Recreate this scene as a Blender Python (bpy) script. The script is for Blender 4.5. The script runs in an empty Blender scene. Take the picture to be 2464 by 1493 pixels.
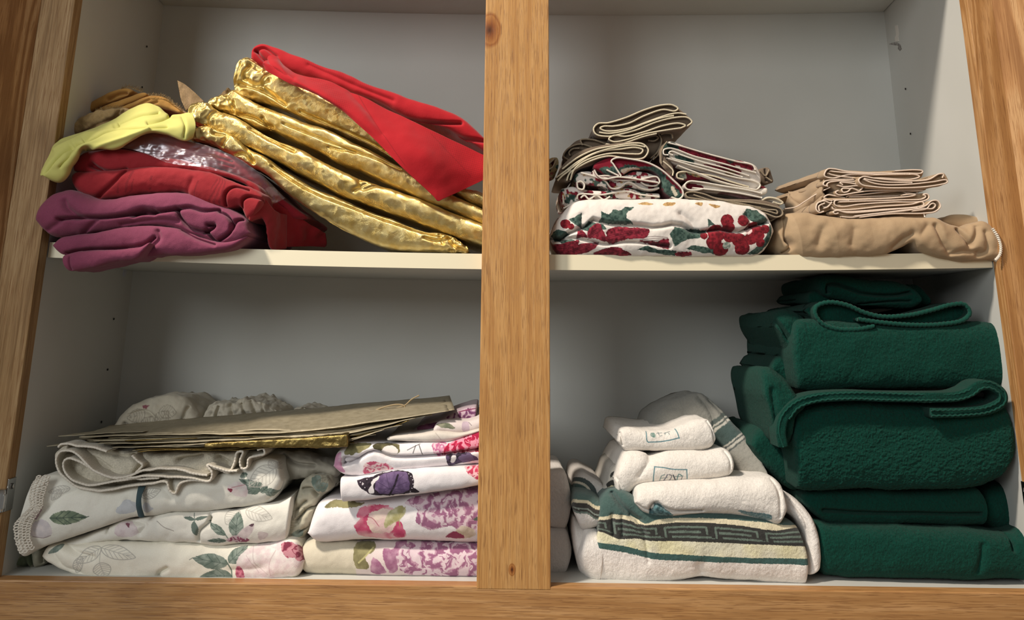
import bpy, math, random
import numpy as np
from mathutils import Matrix, Vector
random.seed(7); RNG = np.random.RandomState(7)
C = bpy.context.scene.collection
# ------------------------------------------------------------------ camera
CX, CY, CZ = -15.219, -991.508, 259.667
PITCH, YAW, ROLL, FPX, PPX, PPY = 0.2561, -0.0052, 0.0114, 2100.0, 1201.55, 231.16
_cy, _sy = math.cos(YAW), math.sin(YAW)
F = np.array([_sy, _cy, 0.0]); R_ = np.array([_cy, -_sy, 0.0]); U = np.array([0, 0, 1.0])
F, U = F * math.cos(PITCH) + U * math.sin(PITCH), U * math.cos(PITCH) - F * math.sin(PITCH)
R_, U = R_ * math.cos(ROLL) + U * math.sin(ROLL), U * math.cos(ROLL) - R_ * math.sin(ROLL)
CAMP = np.array([CX, CY, CZ])
cam = bpy.data.cameras.new('camera'); camo = bpy.data.objects.new('camera', cam); C.objects.link(camo)
M = Matrix([[R_[i], U[i], -F[i], CAMP[i] / 1000] for i in range(3)] + [[0, 0, 0, 1]])
camo.matrix_world = M
cam.sensor_width = 36; cam.sensor_fit = 'HORIZONTAL'; cam.lens = FPX * 36 / 2464
cam.shift_x = (1232 - PPX) / 2464; cam.shift_y = (PPY - 746.5) / 2464
cam.clip_start = 0.02
sc = bpy.context.scene; sc.camera = camo
# ------------------------------------------------------------------ light
sc.view_settings.view_transform = 'Standard'; sc.view_settings.look = 'None'
sc.view_settings.gamma = 1; sc.view_settings.use_curve_mapping = False
sc.view_settings.exposure = 0.0
w = bpy.data.worlds.new('room_ambient'); sc.world = w; w.use_nodes = True
nt = w.node_tree; bg = nt.nodes['Background']
tc = nt.nodes.new('ShaderNodeTexCoord'); gn = nt.nodes.new('ShaderNodeSeparateXYZ')
rp = nt.nodes.new('ShaderNodeValToRGB'); mp = nt.nodes.new('ShaderNodeMapRange')
mp.inputs['From Min'].default_value = -1; mp.inputs['From Max'].default_value = 1
nt.links.new(tc.outputs['Generated'], gn.inputs[0]); nt.links.new(gn.outputs['Z'], mp.inputs['Value'])
nt.links.new(mp.outputs[0], rp.inputs[0]); nt.links.new(rp.outputs[0], bg.inputs[0])
rp.color_ramp.elements[0].color = (0.34, 0.30, 0.25, 1); rp.color_ramp.elements[1].color = (0.68, 0.68, 0.66, 1)
e = rp.color_ramp.elements.new(0.5); e.color = (0.44, 0.43, 0.41, 1)
bg.inputs[1].default_value = 0.43
def lamp(name, typ, loc, target, energy, color, size=0.1, sy=None):
    l = bpy.data.lights.new(name, typ); l.energy = energy; l.color = color
    if typ == 'AREA':
        l.shape = 'RECTANGLE' if sy else 'DISK'; l.size = size
        if sy: l.size_y = sy
    else: l.shadow_soft_size = size
    o = bpy.data.objects.new(name, l); C.objects.link(o); o.location = loc
    d = Vector(target) - Vector(loc); o.rotation_euler = d.to_track_quat('-Z', 'Y').to_euler()
    return o
# ceiling lamp to the upper left in front of the cupboard, and an added soft fill at front left for the room's light
lamp('ceiling_lamp', 'AREA', (-1.9, -1.5, 2.95), (0.1, 0.05, 0.3), 160, (1.0, 0.89, 0.76), 0.38)
lamp('room_fill_light', 'AREA', (-1.3, -2.25, 1.0), (0.15, 0.1, 0.35), 25, (0.95, 0.98, 0.97), 0.9, 0.9)
# ------------------------------------------------------------------ helpers
def proj(P):
    v = np.atleast_2d(P) - CAMP; z = v @ F
    return np.stack([PPX + FPX * (v @ R_) / z, PPY - FPX * (v @ U) / z], 1)
def W(px, Y):
    """points of the vertical plane at depth Y (mm) seen along measured directions"""
    px = np.atleast_2d(np.asarray(px, float))
    d = F[None] + ((px[:, 0] - PPX) / FPX)[:, None] * R_[None] - ((px[:, 1] - PPY) / FPX)[:, None] * U[None]
    t = (np.asarray(Y, float) - CY) / d[:, 1]
    return CAMP + d * t[:, None]
def K(ox, oy, s, pts): return [(ox + p[0] / s, oy + p[1] / s) + tuple(p[2:]) for p in pts]
def KA(*p): return K(60, 80, 2.489, p)
def KB(*p): return K(420, 80, 2.6667, p)
def KC(*p): return K(1300, 220, 3.3933, p)
def KD(*p): return K(1840, 360, 3.9487, p)
def KE(*p): return K(0, 920, 2.871, p)
def KF(*p): return K(560, 920, 2.871, p)
def KG(*p): return K(1310, 920, 2.8706, p)
def KH(*p): return K(1780, 640, 1.867, p)
def lin(c):
    c = np.asarray(c, float) / 255.0
    return np.where(c <= 0.04045, c / 12.92, ((c + 0.055) / 1.055) ** 2.4)
def rs(P, n, closed=False):
    """smooth curve through points, n samples equally spaced along it"""
    P = np.asarray(P, float)
    if len(P) == 2: return P[0] + (P[1] - P[0]) * np.linspace(0, 1, n)[:, None]
    if closed: Q = np.vstack([P[-1], P, P[0], P[1]])
    else: Q = np.vstack([2 * P[0] - P[1], P, 2 * P[-1] - P[-2]])
    out = []; m = 16; t = np.linspace(0, 1, m, endpoint=False)[:, None]
    for i in range(len(Q) - 3):
        a, b, c, d = Q[i:i + 4]
        tt = [0]
        for u, v in ((a, b), (b, c), (c, d)): tt.append(tt[-1] + max(np.linalg.norm(v - u), 1e-6) ** 0.5)
        T = tt[1] + (tt[2] - tt[1]) * t
        A1 = (tt[1] - T) / (tt[1] - tt[0]) * a + (T - tt[0]) / (tt[1] - tt[0]) * b
        A2 = (tt[2] - T) / (tt[2] - tt[1]) * b + (T - tt[1]) / (tt[2] - tt[1]) * c
        A3 = (tt[3] - T) / (tt[3] - tt[2]) * c + (T - tt[2]) / (tt[3] - tt[2]) * d
        B1 = (tt[2] - T) / (tt[2] - tt[0]) * A1 + (T - tt[0]) / (tt[2] - tt[0]) * A2
        B2 = (tt[3] - T) / (tt[3] - tt[1]) * A2 + (T - tt[1]) / (tt[3] - tt[1]) * A3
        out.append((tt[2] - T) / (tt[2] - tt[1]) * B1 + (T - tt[1]) / (tt[2] - tt[1]) * B2)
    out.append(Q[-2][None]); D = np.vstack(out)
    L = np.r_[0, np.cumsum(np.linalg.norm(np.diff(D, axis=0), axis=1))]
    s = np.linspace(0, L[-1], n)
    return np.stack([np.interp(s, L, D[:, k]) for k in range(D.shape[1])], 1)
def _h(ix, iy, iz):
    h = (ix * 374761393 + iy * 668265263 + iz * 1274126177) & 0xffffffff
    h = ((h ^ (h >> 13)) * 1103515245) & 0xffffffff
    return ((h ^ (h >> 16)) & 0xffff) / 65535.0
def vn(P, s=1.0, seed=0):
    """value noise in [-1,1] at points P / s"""
    P = np.asarray(P, float) / s + seed * 17.31 + 1000.0
    i = np.floor(P).astype(np.int64); f = P - i; f = f * f * (3 - 2 * f); r = 0
    for dx in (0, 1):
        for dy in (0, 1):
            for dz in (0, 1):
                wgt = (f[:, 0] if dx else 1 - f[:, 0]) * (f[:, 1] if dy else 1 - f[:, 1]) * (f[:, 2] if dz else 1 - f[:, 2])
                r = r + wgt * _h(i[:, 0] + dx, i[:, 1] + dy, i[:, 2] + dz)
    return r * 2 - 1
def fbm(P, s, seed=0, o=3):
    return sum(vn(P, s / 2 ** k, seed + k) / 2 ** k for k in range(o))
def pd(Q, line):
    """distance of points Q to a polyline"""
    L = np.asarray(line, float)[:, :2]; d = np.full(len(Q), 1e9)
    for a, b in zip(L[:-1], L[1:]):
        ab = b - a; t = np.clip(((Q - a) @ ab) / max(ab @ ab, 1e-9), 0, 1)
        d = np.minimum(d, np.hypot(*(Q - a - t[:, None] * ab).T))
    return d
def inpoly(Q, poly):
    P = np.asarray(poly, float)[:, :2]; r = np.zeros(len(Q), bool); x, y = Q[:, 0], Q[:, 1]; j = len(P) - 1
    for i in range(len(P)):
        (xi, yi), (xj, yj) = P[i], P[j]
        c = ((yi > y) != (yj > y)) & (x < (xj - xi) * (y - yi) / ((yj - yi) if yj != yi else 1e-9) + xi)
        r ^= c; j = i
    return r
def mesh(name, V, faces, mat, parent=None, smooth=True, col=None):
    me = bpy.data.meshes.new(name); V = np.asarray(V, float) / 1000
    if isinstance(faces, np.ndarray):
        n, k = faces.shape
        me.vertices.add(len(V)); me.vertices.foreach_set('co', V.ravel())
        me.loops.add(n * k); me.loops.foreach_set('vertex_index', faces.ravel().astype(np.int32))
        me.polygons.add(n); me.polygons.foreach_set('loop_start', np.arange(0, n * k, k, dtype=np.int32))
        try: me.polygons.foreach_set('loop_total', np.full(n, k, dtype=np.int32))
        except Exception: pass
        me.update(calc_edges=True); me.validate()
    else: me.from_pydata(V.tolist(), [], faces)
    me.polygons.foreach_set('use_smooth', [smooth] * len(me.polygons))
    if col is not None:
        a = me.color_attributes.new('Col', 'FLOAT_COLOR', 'POINT')
        c4 = np.ones((len(V), 4)); c4[:, :3] = col; a.data.foreach_set('color', c4.ravel())
    me.materials.append(mat); me.update()
    o = bpy.data.objects.new(name, me); C.objects.link(o)
    if parent: o.parent = parent
    return o
def gf(nu, nv, cu=False, cv=False, off=0, flip=False):
    iu = np.arange(nu if cu else nu - 1); iv = np.arange(nv if cv else nv - 1)
    a, b = np.meshgrid(iu, iv, indexing='ij'); a = a.ravel(); b = b.ravel()
    a2 = (a + 1) % nu; b2 = (b + 1) % nv
    q = np.stack([a * nv + b, a2 * nv + b, a2 * nv + b2, a * nv + b2], 1) + off
    return q[:, ::-1] if flip else q
def tag(o, label, cat, group=None, kind=None):
    o['label'] = label; o['category'] = cat
    if group: o['group'] = group
    if kind: o['kind'] = kind
    return o
def empty(name, loc=(0, 0, 0)):
    o = bpy.data.objects.new(name, None); C.objects.link(o); o.location = loc; o.empty_display_size = .02
    return o
def box(name, x0, x1, y0, y1, z0, z1, mat, parent=None, bev=0.0, skew=None):
    V = [(x, y, z) for x in (x0, x1) for y in (y0, y1) for z in (z0, z1)]
    if skew: V = [skew(*v) for v in V]
    Fc = [(0, 1, 3, 2), (4, 6, 7, 5), (0, 4, 5, 1), (2, 3, 7, 6), (0, 2, 6, 4), (1, 5, 7, 3)]
    o = mesh(name, V, Fc, mat, parent, False)
    if bev:
        m = o.modifiers.new('b', 'BEVEL'); m.width = bev / 1000; m.segments = 2
    return o
def tube(name, P, r, mat, parent=None, nseg=8, rmod=None, col=None):
    P = np.asarray(P, float); n = len(P); T = np.gradient(P, axis=0); T /= np.linalg.norm(T, axis=1)[:, None] + 1e-9
    up = np.array([0, 1.0, 0.13]); A = np.cross(T, up); A /= np.linalg.norm(A, axis=1)[:, None] + 1e-9; B = np.cross(T, A)
    rr = np.full(n, r) if rmod is None else r * rmod; th = np.arange(nseg) / nseg * 2 * math.pi
    V = P[:, None] + rr[:, None, None] * (np.cos(th)[None, :, None] * A[:, None] + np.sin(th)[None, :, None] * B[:, None])
    V = np.vstack([V.reshape(-1, 3), P[:1], P[-1:]])
    fs = gf(n, nseg, cv=True).tolist()
    fs += [(n * nseg, (k + 1) % nseg, k) for k in range(nseg)] + [(n * nseg + 1, (n - 1) * nseg + k, (n - 1) * nseg + (k + 1) % nseg) for k in range(nseg)]
    return mesh(name, V, fs, mat, parent, True, col)
# ---- fabric builders
def crease_push(Q, creases):
    d = np.zeros(len(Q))
    for line, amp, wid in creases:
        d += amp * np.exp(-(pd(Q, rs(np.asarray(line, float)[:, :2], 24) if len(line) > 2 else line) / wid) ** 1.5)
    return d
def nose(name, A, B, Y, depth, mat, nx=220, na=44, nb=14, r=None, n=2.3, bd=(0, 0), e0=None, e1=None, er=12, creases=(), noise=(), paint=None, parent=None, sag=0, crum=None):
    """a folded thick cloth: fold facing the room between the traced top curve A and bottom curve B, running back by depth"""
    A = rs(np.array(A, float)[:, :2], nx); B = rs(np.array(B, float)[:, :2], nx)
    hm = np.median(np.hypot(*(A - B).T)) / 2.1 / 2
    r = hm if r is None else r
    Ys = np.asarray(Y, float) if np.ndim(Y) == 0 else np.interp(np.linspace(0, 1, nx), np.linspace(0, 1, len(Y)), Y)
    Ys = np.full(nx, float(Ys)) if np.ndim(Ys) == 0 else Ys
    Aw = W(A, Ys + r * .8); Bw = W(B, Ys + r * .8)
    mid = (Aw + Bw) / 2; hf = (Aw - Bw) / 2; Lh = np.linalg.norm(hf, axis=1)
    s = np.r_[0, np.cumsum(np.linalg.norm(np.diff(mid, axis=0), axis=1))]; L = s[-1]
    e0 = hm if e0 is None else e0; e1 = hm if e1 is None else e1
    k = np.ones(nx)
    for d, e in ((s, e0), (L - s, e1)):
        if e > 0:
            q = np.clip(1 - d / e, 0, 1); k *= np.sqrt(np.clip(1 - q ** 2.2, 0.0, 1)) * .985 + .015
    td = np.linspace(math.pi / 2, -math.pi / 2, 3001); a_ = np.sign(np.sin(td)) * np.abs(np.sin(td)) ** (2 / n) * hm; b_ = (1 - np.abs(np.cos(td)) ** (2 / n)) * r
    al = np.r_[0, np.cumsum(np.hypot(np.diff(a_), np.diff(b_)))]; th = np.interp(np.linspace(0, al[-1], na), al, td); th[0], th[-1] = math.pi / 2, -math.pi / 2
    sz = np.sign(np.sin(th)) * np.abs(np.sin(th)) ** (2 / n); sy = 1 - np.abs(np.cos(th)) ** (2 / n)
    tb = np.linspace(1, 0, nb, endpoint=False)
    prof = [(1.0, 1.0, t) for t in tb] + [(a, b, 0.0) for a, b in zip(sz, sy)] + [(-1.0, 1.0, t) for t in tb[::-1]]
    prof = np.array(prof); nv = len(prof)
    V = np.zeros((nx, nv, 3))
    V += mid[:, None] + hf[:, None] * (k[:, None] * (prof[:, 0] * (1 - .14 * prof[:, 2]))[None])[..., None]
    yy = (Ys + er * (1 - k))[:, None] + r * np.maximum(k, .2)[:, None] * prof[None, :, 1] + (depth - r) * prof[None, :, 2]
    back = (depth - r) * prof[None, :, 2]
    V[..., 1] = yy; V[..., 0] += bd[0] * back; V[..., 2] += bd[1] * back - sag * prof[None, :, 2] ** 2
    P = V.reshape(-1, 3).copy()
    fr = np.tile(np.clip(1 - prof[:, 1], 0, 1) ** .5 * (prof[:, 2] == 0), nx)
    nz = np.tile(prof[:, 0], nx)
    zc = P[:, 2] + np.tile(np.sign(prof[:, 0]) * (prof[:, 1] * r * .3 + prof[:, 2] * (depth - r)), nx)
    pc = proj(np.stack([P[:, 0], np.repeat(Ys, nv), zc], 1))
    N = np.stack([np.zeros(len(P)), -fr, nz * (1 - fr * .5)], 1)
    for amp, scl, sd in noise:
        sc3 = np.array(scl, float) if np.ndim(scl) else np.array([scl] * 3, float)
        P += N * (amp * fbm(V.reshape(-1, 3) / sc3, 1.0, sd, 2))[:, None]
    if crum:
        for ln, amp, scl, sd, end in crum:
            wt = np.exp(-(np.repeat(s if not end else L - s, nv) / ln) ** 2); f = V.reshape(-1, 3)
            P += N * (wt * amp * (1 - 2.6 * np.abs(vn(f, scl, sd))) + wt * amp * .5 * (1 - 2.6 * np.abs(vn(f, scl * .45, sd + 2))))[:, None]
    if len(creases): P[:, 1] += crease_push(pc, creases) * np.clip(fr * 2, 0, 1)
    col = paint(pc) if paint else None
    fs = gf(nx, nv, cv=True); j = np.arange(nv // 2 - 1); cp = np.stack([j, j + 1, nv - 2 - j, nv - 1 - j], 1)
    fs = np.vstack([fs, cp, cp[:, ::-1] + (nx - 1) * nv])
    return mesh(name, P, fs, mat, parent, True, col)
def ribbon(name, path, Y, t, depth, mat, bd=(0, 0), n=140, parent=None, hem=None, hr=1.1, wav=0.0, paint=None, stitch=0, nz=0.0, seed=0):
    """cloth seen edge-on: the traced fold line thickened to t and running back by depth; hem = rolled edge in a second material"""
    P2 = rs(np.array(path, float)[:, :2], n); Ya = np.full(n, float(Y)) if np.ndim(Y) == 0 else np.interp(np.linspace(0, 1, n), np.linspace(0, 1, len(Y)), Y)
    Pw = W(P2, Ya)
    if wav: Pw[:, 1] += wav * vn(Pw, 18, seed); 
    if nz: Pw[:, 2] += nz * vn(Pw, 9, seed + 3)
    T = np.gradient(Pw, axis=0); T[:, 1] = 0; T /= np.linalg.norm(T, axis=1)[:, None] + 1e-9
    Nn = np.stack([-T[:, 2], np.zeros(n), T[:, 0]], 1)
    h = t / 2; nd = 8; tt = np.linspace(0, 1, nd)
    ring = []
    for q in tt[::-1]: ring.append((h, q))
    ring.append((h * .6, -.004)); ring.append((-h * .6, -.004))
    for q in tt: ring.append((-h, q))
    V = np.zeros((n, len(ring), 3))
    for j, (o, q) in enumerate(ring):
        V[:, j] = Pw + Nn * o; V[:, j, 1] += q * depth; V[:, j, 0] += q * depth * bd[0]; V[:, j, 2] += q * depth * bd[1]
    m = len(ring); X = V.reshape(-1, 3); fs = gf(n, m, cv=True).tolist() + [list(range(m)), list(range((n - 1) * m, n * m))[::-1]]
    col = paint(proj(X)) if paint else None
    o = mesh(name, X, fs, mat, parent, True, col)
    if hem is not None:
        H = Pw.copy(); H[:, 1] -= hr * .3
        if stitch:
            H = rs(H, n * 3); L = np.r_[0, np.cumsum(np.linalg.norm(np.diff(H, axis=0), axis=1))]
            tube('hem', H, hr, hem, o, 6, 1 + .10 * np.sin(L * 2 * math.pi / stitch))
        else: tube('hem', H, hr, hem, o, 6)
    return o
def patch(name, rows, mat, t=1.2, nu=120, nv=60, noise=(), creases=(), paint=None, parent=None, Y=None, mid=None):
    """a draped sheet through a grid of measured points (px, py, depth), thickened to t"""
    G = [rs([W([p[:2]], p[2] if len(p) > 2 else Y[i])[0] for p in r], nu) for i, r in enumerate(rows)]
    G = np.array(G); V = np.zeros((nu, nv, 3))
    for i in range(nu): V[i] = rs(G[:, i], nv)
    def nrm(V):
        a = np.gradient(V, axis=0); b = np.gradient(V, axis=1); c = np.cross(a, b); c /= np.linalg.norm(c, axis=2)[..., None] + 1e-9
        s = np.sign(np.sum(c[..., 1])); return c * (-s if s else 1)
    N = nrm(V); P = V.reshape(-1, 3); Nf = N.reshape(-1, 3); pc = proj(P); d = 0
    for amp, scl, sd in noise:
        sc3 = np.array(scl, float) if np.ndim(scl) else np.array([scl] * 3, float)
        d = d + amp * fbm(P / sc3, 1.0, sd, 2)
    if len(creases): d = d - crease_push(pc, creases)
    P = P + Nf * (np.asarray(d)[:, None] if np.ndim(d) else 0)
    N = nrm(P.reshape(nu, nv, 3)).reshape(-1, 3)
    a = P + N * t / 2; b = P - N * t / 2; m = nu * nv
    fs = [gf(nu, nv), gf(nu, nv, off=m, flip=True)]
    e = [np.arange(nv), np.arange(nu) * nv + nv - 1, (nu - 1) * nv + np.arange(nv)[::-1], np.arange(nu)[::-1] * nv]
    for k in e: fs.append(np.stack([k[:-1], k[1:], k[1:] + m, k[:-1] + m], 1))
    col = None
    if paint: c = paint(pc); col = np.vstack([c, c])
    return mesh(name, np.vstack([a, b]), np.vstack(fs), mat, parent, True, col)
# ------------------------------------------------------------------ materials
class NT:
    def __init__(s, name):
        s.m = bpy.data.materials.new(name); s.m.use_nodes = True; s.t = s.m.node_tree
        s.b = s.t.nodes['Principled BSDF']; s.tc = s.N('ShaderNodeTexCoord').outputs['Object']
    def N(s, typ, **k):
        n = s.t.nodes.new(typ)
        for a, v in k.items(): setattr(n, a, v)
        return n
    def L(s, a, b): s.t.links.new(a, b)
    def map(s, scale, rot=(0, 0, 0), loc=(0, 0, 0), src=None):
        m = s.N('ShaderNodeMapping'); m.inputs['Scale'].default_value = scale; m.inputs['Rotation'].default_value = rot
        m.inputs['Location'].default_value = loc; s.L(src or s.tc, m.inputs[0]); return m.outputs[0]
    def noise(s, v, scale, detail=3, dist=0, rough=.5):
        n = s.N('ShaderNodeTexNoise'); n.inputs['Scale'].default_value = scale; n.inputs['Detail'].default_value = detail
        n.inputs['Distortion'].default_value = dist; n.inputs['Roughness'].default_value = rough; s.L(v, n.inputs['Vector']); return n.outputs['Fac']
    def ramp(s, f, stops):
        r = s.N('ShaderNodeValToRGB'); cr = r.color_ramp
        while len(cr.elements) < len(stops): cr.elements.new(.5)
        for e, (p, c) in zip(cr.elements, stops):
            e.position = p; c = [c] * 3 if np.ndim(c) == 0 else list(lin(c)); e.color = (*c, 1)
        s.L(f, r.inputs[0]); return r.outputs[0]
    def mix(s, f, a, b, mode='MIX'):
        m = s.N('ShaderNodeMix', data_type='RGBA', blend_type=mode)
        for v, i in ((f, 0), (a, 6), (b, 7)):
            if isinstance(v, (int, float)): m.inputs[i].default_value = v if i == 0 else (v, v, v, 1)
            elif isinstance(v, (tuple, list)): m.inputs[i].default_value = (*lin(v), 1)
            else: s.L(v, m.inputs[i])
        return m.outputs[2]
    def math(s, op, a, b=None):
        m = s.N('ShaderNodeMath', operation=op)
        for v, i in ((a, 0), (b, 1)):
            if v is None: continue
            if isinstance(v, (int, float)): m.inputs[i].default_value = v
            else: s.L(v, m.inputs[i])
        return m.outputs[0]
    def bump(s, h, st, dist=.001, prev=None):
        b = s.N('ShaderNodeBump'); b.inputs['Strength'].default_value = st; b.inputs['Distance'].default_value = dist
        s.L(h, b.inputs['Height'])
        if prev is not None: s.L(prev, b.inputs['Normal'])
        return b.outputs[0]
    def done(s, col=None, rough=.6, normal=None, metal=0, **k):
        if col is not None:
            if isinstance(col, (tuple, list)): s.b.inputs['Base Color'].default_value = (*lin(col), 1)
            else: s.L(col, s.b.inputs['Base Color'])
        if isinstance(rough, (int, float)): s.b.inputs['Roughness'].default_value = rough
        else: s.L(rough, s.b.inputs['Roughness'])
        s.b.inputs['Metallic'].default_value = metal
        if normal is not None: s.L(normal, s.b.inputs['Normal'])
        for a, v in k.items(): s.b.inputs[a.replace('_', ' ')].default_value = v
        return s.m
def cloth(name, col=None, weave=1400, st=.35, rough=.85, var=.10, sheen=.15, wr=0.25, stretch=(1, 1, 1)):
    """woven cloth; col None = printed (reads the print from the mesh)"""
    s = NT(name); v = s.map(stretch)
    w1 = s.noise(v, weave, 2); w2 = s.noise(s.tc, 60, 3)
    if col is None:
        at = s.N('ShaderNodeAttribute'); at.attribute_name = 'Col'; c = at.outputs['Color']
    else:
        g = s.N('ShaderNodeRGB'); g.outputs[0].default_value = (*lin(col), 1); c = g.outputs[0]
    f = s.ramp(w1, [(.3, 1 - var), (.7, 1.0)]); c = s.mix(1.0, c, f, 'MULTIPLY')
    n = s.bump(w2, wr, .002); n = s.bump(w1, st, .0006, n)
    return s.done(c, rough, n, Sheen_Weight=sheen, Sheen_Roughness=.5, Specular_IOR_Level=.25)
def terry(name, col=None, sc_=700, st=.9, var=.35, sheen=.4):
    s = NT(name); a = s.noise(s.map((1, 1, .45)), sc_, 4, 1.0, .65); b = s.noise(s.tc, sc_ * .28, 3)
    if col is None:
        at = s.N('ShaderNodeAttribute'); at.attribute_name = 'Col'; c = at.outputs['Color']
    else:
        g = s.N('ShaderNodeRGB'); g.outputs[0].default_value = (*lin(col), 1); c = g.outputs[0]
    c = s.mix(1.0, c, s.ramp(a, [(.3, 1 - var), (.65, 1.0)]), 'MULTIPLY')
    n = s.bump(b, st * .6, .003); n = s.bump(a, st, .0022, n)
    return s.done(c, .95, n, Sheen_Weight=sheen, Sheen_Roughness=.6, Specular_IOR_Level=.1)
def oak(name, axis='Z', tone=0, seed=0., flat=False, knots=()):
    s = NT(name)
    # grain runs along axis
    sc_ = {'Z': (1, 1, .07), 'X': (.07, 1, 1)}[axis]; sp = {'Z': (1, 1, .024), 'X': (.024, 1, 1)}[axis]
    v = s.map(sc_, loc=(seed, seed * .7, seed * .3)); vp = s.map(sp, loc=(seed, seed * .7, seed * .3))
    big = s.noise(v, 22 if not flat else 15, 2, .6)
    w = s.N('ShaderNodeMath', operation='SINE'); s.L(s.math('MULTIPLY', big, 60 if not flat else 75), w.inputs[0])
    ring = s.math('ADD', s.math('MULTIPLY', w.outputs[0], .5), .5)
    fine = s.noise(vp, 560, 3); pore = s.noise(vp, 1500, 2, .25)
    c1 = [(206, 158, 100), (195, 145, 86), (178, 127, 72)]
    if tone == 1: c1 = [(196, 150, 100), (184, 137, 86), (166, 119, 71)]
    if tone == 2: c1 = [(184, 152, 110), (168, 134, 92), (140, 108, 70)]
    if tone == 3: c1 = [(196, 156, 112), (178, 134, 90), (150, 108, 70)]
    rk = .5 if flat else .22
    c = s.ramp(s.math('ADD', s.math('MULTIPLY', ring, rk), s.math('MULTIPLY', fine, 1 - rk)), [(.3, c1[2]), (.5, c1[1]), (.7, c1[0])])
    pm = s.ramp(s.math('ADD', pore, s.math('MULTIPLY', ring, .05)), [(.585, 0.0), (.64, 1.0)])
    c = s.mix(s.math('MULTIPLY', pm, .62), c, (128, 84, 46))
    lb = s.noise(s.tc, 9, 2); c = s.mix(1.0, c, s.ramp(lb, [(.3, .88), (.7, 1.0)]), 'MULTIPLY')
    for (kx, ky, kz), kr in knots:
        dn = s.N('ShaderNodeVectorMath', operation='DISTANCE'); s.L(s.map((1, .2, .62), loc=(-kx, 0, -kz * .62)), dn.inputs[0]); dn.inputs[1].default_value = (0, 0, 0)
        dd = s.math('ADD', dn.outputs['Value'], s.math('MULTIPLY', s.noise(s.tc, 90, 2), kr * .8))
        c = s.mix(1.0, c, s.ramp(s.math('DIVIDE', dd, kr * 5), [(.12, (110, 80, 60)), (.3, (190, 150, 120)), (.55, (236, 214, 190)), (.62, (205, 172, 140)), (.75, 1.0)]), 'MULTIPLY')
    n = s.bump(s.math('SUBTRACT', fine, s.math('MULTIPLY', pm, .8)), .25, .0005)
    return s.done(c, .5 if tone >= 2 else .42, n, Specular_IOR_Level=.2 if tone >= 2 else .4)
def foil(name, c1=(240, 220, 156), c2=(216, 184, 106), rough=.3, rib=1500, st=.6, ang=.5, crum=.22, metal=.9):
    s = NT(name)
    w = s.N('ShaderNodeTexWave', wave_type='BANDS', bands_direction='X'); w.inputs['Scale'].default_value = rib / 6.28 * 1.6
    w.inputs['Distortion'].default_value = 2.2; w.inputs['Detail'].default_value = 2; w.inputs['Detail Scale'].default_value = 1.5
    s.L(s.map((1, 1, 1), rot=(0, ang, 0)), w.inputs['Vector'])
    a = s.noise(s.tc, 34, 4, .6, .55); b = s.noise(s.tc, 120, 3)
    c = s.ramp(b, [(.3, c2), (.7, c1)])
    n = s.bump(a, crum, .008); n = s.bump(b, crum * .5, .0015, n); n = s.bump(w.outputs['Fac'], st, .0004, n)
    return s.done(c, rough, n, metal, Specular_IOR_Level=.6)
def plain(name, col, rough=.5, metal=0, **k):
    s = NT(name); n = s.noise(s.tc, 300, 2); return s.done(col, rough, s.bump(n, .05, .0003), metal, **k)
M_oak_v = oak('oak_vertical', 'Z', 0, 0.0, False, [(tuple(W([(1178, 72)], 0)[0] / 1000), .0045), (tuple(W([(1232, 1372)], 0)[0] / 1000), .0012)]); M_oak_h = oak('oak_rail', 'X', 1, 3.1)
M_oak_l = oak('oak_left_stile', 'Z', 2, 5.3); M_oak_r = oak('oak_right_stile', 'Z', 1, 8.3, True)
M_door_l = oak('oak_door_left', 'Z', 3, 11.3, True); M_door_r = oak('oak_door_right', 'Z', 3, 14.7, True)
s = NT('white_melamine'); n1 = s.noise(s.tc, 700, 2); n2 = s.noise(s.tc, 6, 2)
M_mel = s.done(s.ramp(n2, [(.3, (196, 196, 190)), (.7, (204, 204, 199))]), .5, s.bump(n1, .06, .0004), Specular_IOR_Level=.4)
s = NT('cream_edge_banding'); M_edge = s.done((238, 228, 198), .42, s.bump(s.noise(s.tc, 500, 2), .05, .0003))
M_dark = plain('dark_hole', (20, 17, 14), .9)
M_steel = plain('nickel_hinge', (190, 190, 188), .25, 1)
M_plast = plain('clear_plastic_peg', (205, 205, 215), .3, 0, Transmission_Weight=.3)
# ------------------------------------------------------------------ cabinet
cab = tag(empty('cabinet'), 'oak face-framed cupboard with white interior, one middle shelf and open doors', 'cabinet')
XL, XR, T = -535.14, 543.11, 18.3; SL, SR, D = -543.7, 570.4, 281.5; ZU, ZT = 328.2, 732.7; SHT = 17.3
SG, SGT = 8.0, 9.65
box('center_stile', -38, 38, 0, T, -3, 800, M_oak_v, cab, 1.0)
box('left_stile', XL - 80, XL, 0, T, -70, 800, M_oak_l, cab, 1.2)
box('right_stile', XR, XR + 70, 0, T, -70, 800, M_oak_r, cab, 1.2)
box('bottom_rail', XL, XR, 0.3, T, -70, 0, M_oak_h, cab, 1.2)
box('top_rail', XL, XR, 0.3, T, 742, 800, M_oak_h, cab, 1.2)
box('back_panel', SL - 15, SR + 15, D, D + 12, -20, 800, M_mel, cab)
box('bottom_panel', SL - 15, SR + 15, T, D, -19, -1.0, M_mel, cab)
def lsk(x, y, z): return (XL - .5 + (SL - XL) * (y - T) / (D - T) if x > -550 else x, y, z)
def rsk(x, y, z): return (XR + .5 + (SR - XR) * (y - T) / (D - T) if x < 572 else x, y, z)
box('left_side_panel', -562, -540, T, D, -1, 800, M_mel, cab, 0, lsk)
box('right_side_panel', 571, 590, T, D, -1, 800, M_mel, cab, 0, rsk)
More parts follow.
